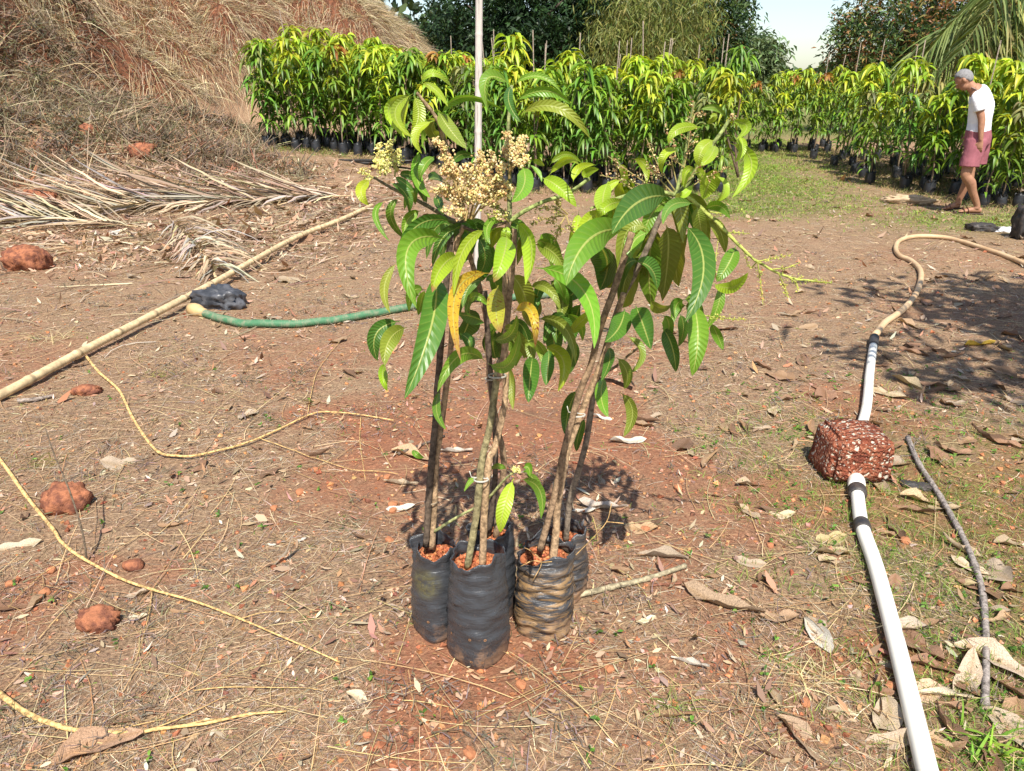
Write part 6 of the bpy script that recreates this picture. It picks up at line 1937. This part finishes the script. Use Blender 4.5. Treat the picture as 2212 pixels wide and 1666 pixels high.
    # legs and feet
    def leg(hip, kn, an, heel, toe):
        sh = (kn * 0.72 + an * 0.28)
        back = -Fd * 0.015
        loft(b, [hip, hip * 0.5 + kn * 0.5, kn + (0, 0, .05), kn - (0, 0, .03), sh + back, kn * 0.45 + an * 0.55 + back * 0.5, an + (0, 0, .02), an - (0, 0, .03)], (.090, .078, .058, .053, .055, .046, .033, .034), (.095, .080, .060, .055, .060, .048, .036, .038), 16)
        d = unit((toe - heel) * (1, 1, 0)); sd = np.array([-d[1], d[0], 0])
        loft(b, [heel + (0, 0, .035), heel * .8 + toe * .2 + (0, 0, .045), heel * .55 + toe * .45 + (0, 0, .040), heel * .25 + toe * .75 + (0, 0, .026), heel * .12 + toe * .88 + (0, 0, .022)], (.028, .033, .036, .044, .040), (.030, .040, .034, .022, .016), 14, ref=np.array([0, 0, 1.0]))
        for k in range(5):
            o = (k - 2) * 0.0165
            st = heel * .14 + toe * .86 + sd * o + (0, 0, .020); L = (.030, .034, .036, .038, .042)[k] * (1 if True else 1)
            loft(b, [st, st + d * L * .6, st + d * L - (0, 0, .004)], (.009, .0088, .007), (.009, .0088, .007), 8, per=3)
    heelL, toeL = A(.06, -.08, .014), A(-.185, -.015, .014)
    heelR, toeR = A(-.075, .14, .05), A(-.27, .20, .014)
    leg(A(.01, -.07, .90), A(-.125, -.10, .50), A(.015, -.075, .10), heelL, toeL)
    leg(A(.13, .07, .90), A(.02, .075, .52), A(-.095, .135, .13), heelR, toeR)
    o = b.build('body', skin, root)
    md = o.modifiers.new('one_surface', 'REMESH'); md.mode = 'VOXEL'; md.voxel_size = 0.0065; md.use_smooth_shade = True
    sm = o.modifiers.new('soften', 'SMOOTH'); sm.factor = 0.5; sm.iterations = 3
    # hair: cropped grey cap over the crown and the back of the head
    hv, hf = ico(4); r = np.array([.081, .101, .108])
    n = fbm(hv[:, 0] * 9, hv[:, 1] * 9 + hv[:, 2] * 7, 3.0, 2) - 0.5
    keepv = (hv[:, 2] * 0.62 - hv[:, 1] * 0.75) > (-0.12 + 0.45 * n)
    sc = np.where(keepv, 1.0, 0.80)
    hv2 = hv * r * (sc * (1 + 0.05 * n))[:, None]
    h = MB().add(hv2 @ R.T + hc + up * 0.017 - fw * 0.004, hf)
    h.build('hair', mat_plain('grey_hair', (0.25, 0.245, 0.245), 0.8, 0.2, 0.2, 60, 0.5, (0.18, 0.175, 0.175), 0.35, 0.65), root)
    for s in (-1, 1):
        e = MB(); ball(e, hc + fw * 0.082 + Ld * s * 0.030 + up * 0.004, (.011, .008, .008), R, 2)
        e.build('eye', mat_plain('eye', (0.6, 0.55, 0.5), 0.3, 0.5, 0.1, 5, 0.0, (0.03, 0.02, 0.015), 0.5, 0.55), root)
    # shirt
    def cloth(mb, name, mat, vox=0.009, wr=0.012):
        q = mb.build(name, mat, root)
        m1 = q.modifiers.new('one_surface', 'REMESH'); m1.mode = 'VOXEL'; m1.voxel_size = vox; m1.use_smooth_shade = True
        m2 = q.modifiers.new('soften', 'SMOOTH'); m2.factor = 0.5; m2.iterations = 4
        tx = bpy.data.textures.new(name + '_folds', 'CLOUDS'); tx.noise_scale = 0.09
        m3 = q.modifiers.new('folds', 'DISPLACE'); m3.texture = tx; m3.strength = wr; m3.texture_coords = 'LOCAL'
        return q
    s = MB()
    loft(s, [A(.072, 0, .955), A(.075, 0, .985), A(.088, 0, 1.08), A(.108, -.005, 1.24), A(.098, 0, 1.35), A(.075, .0, 1.42), A(.055, .002, 1.45)], (.180, .182, .170, .187, .182, .145, .090), (.132, .133, .124, .135, .122, .098, .078), 28)
    loft(s, [A(.045, -.085, 1.395), A(-.008, -.135, 1.355), A(-.008, -.165, 1.27), A(-.002, -.178, 1.215)], (.058, .068, .066, .066), (.060, .070, .068, .068), 16)
    loft(s, [A(.12, .075, 1.40), A(.172, .125, 1.365), A(.170, .165, 1.28), A(.165, .195, 1.22)], (.058, .068, .066, .066), (.060, .070, .068, .068), 16)
    cloth(s, 'shirt', white)
    # slack neckline showing the nape
    nk = MB()
    ctr = A(.055, .002, 1.452)
    t = np.arange(40) / 40 * 2 * math.pi
    axu = unit(Ld); axv = unit(-Fd * 0.85 + np.array([0, 0, -0.35]))
    rp = np.array([ctr + axu * math.cos(q) * 0.088 + axv * math.sin(q) * 0.080 for q in t] + [ctr + axu * 0.088])
    v, f = tube(rp, 0.007, 6); nk.add(v, f)
    nk.build('collar', mat_plain('collar', (0.30, 0.22, 0.20), 0.8, 0.2), root)
    # shorts
    p = MB()
    loft(p, [A(.068, 0, .82), A(.072, 0, .90), A(.072, 0, .985), A(.074, 0, 1.005)], (.165, .188, .182, .170), (.135, .145, .134, .126), 26)
    loft(p, [A(.015, -.07, .88), A(-.025, -.085, .75), A(-.075, -.095, .62), A(-.088, -.098, .575)], (.114, .115, .116, .118), (.120, .112, .110, .112), 20)
    loft(p, [A(.135, .07, .88), A(.135, .075, .75), A(.118, .08, .63), A(.11, .08, .59)], (.112, .108, .104, .104), (.118, .105, .100, .100), 20)
    cloth(p, 'shorts', pink)
    pk = MB(); c = A(.232, .035, .90)
    v, f = tube(np.array([c + (0, 0, .05), c, c - (0.004, 0, .055)]), 0.012, 6, 0.006); pk.add(v, f)
    pk.build('pocket_edge', white, root)
    # sandals
    dark = mat_plain('sandal', (0.06, 0.035, 0.025), 0.7, 0.3)
    for heel, toe in ((heelL, toeL), (heelR, toeR)):
        d = unit(toe - heel); sd = unit(np.cross(d, (0, 0, 1.0)))
        e0 = heel - d * 0.035; e1 = toe + d * 0.055
        q = [e0 + (e1 - e0) * t for t in (0, .05, .25, .5, .75, .93, 1)]
        v, f = tube(np.array(q) - (0, 0, 0.004), (.018, .034, .038, .042, .050, .042, .02), 14, 0.011, ref=np.array([0, 0, 1.0]))
        sa = MB().add(v, f).build('sandal', dark, root)
        for t0 in (0.50, 0.64):
            m0 = e0 + (e1 - e0) * t0
            arc = np.array([m0 + sd * 0.047 * math.cos(a) + np.array([0, 0, 0.010 + 0.056 * math.sin(a)]) + d * 0.02 * math.sin(a) for a in np.linspace(0, math.pi, 14)])
            v, f = tube(arc, 0.014, 8, 0.004, ref=d); MB().add(v, f).build('strap', mat_plain('strap', (0.20, 0.085, 0.055), 0.6, 0.3), sa)
person()
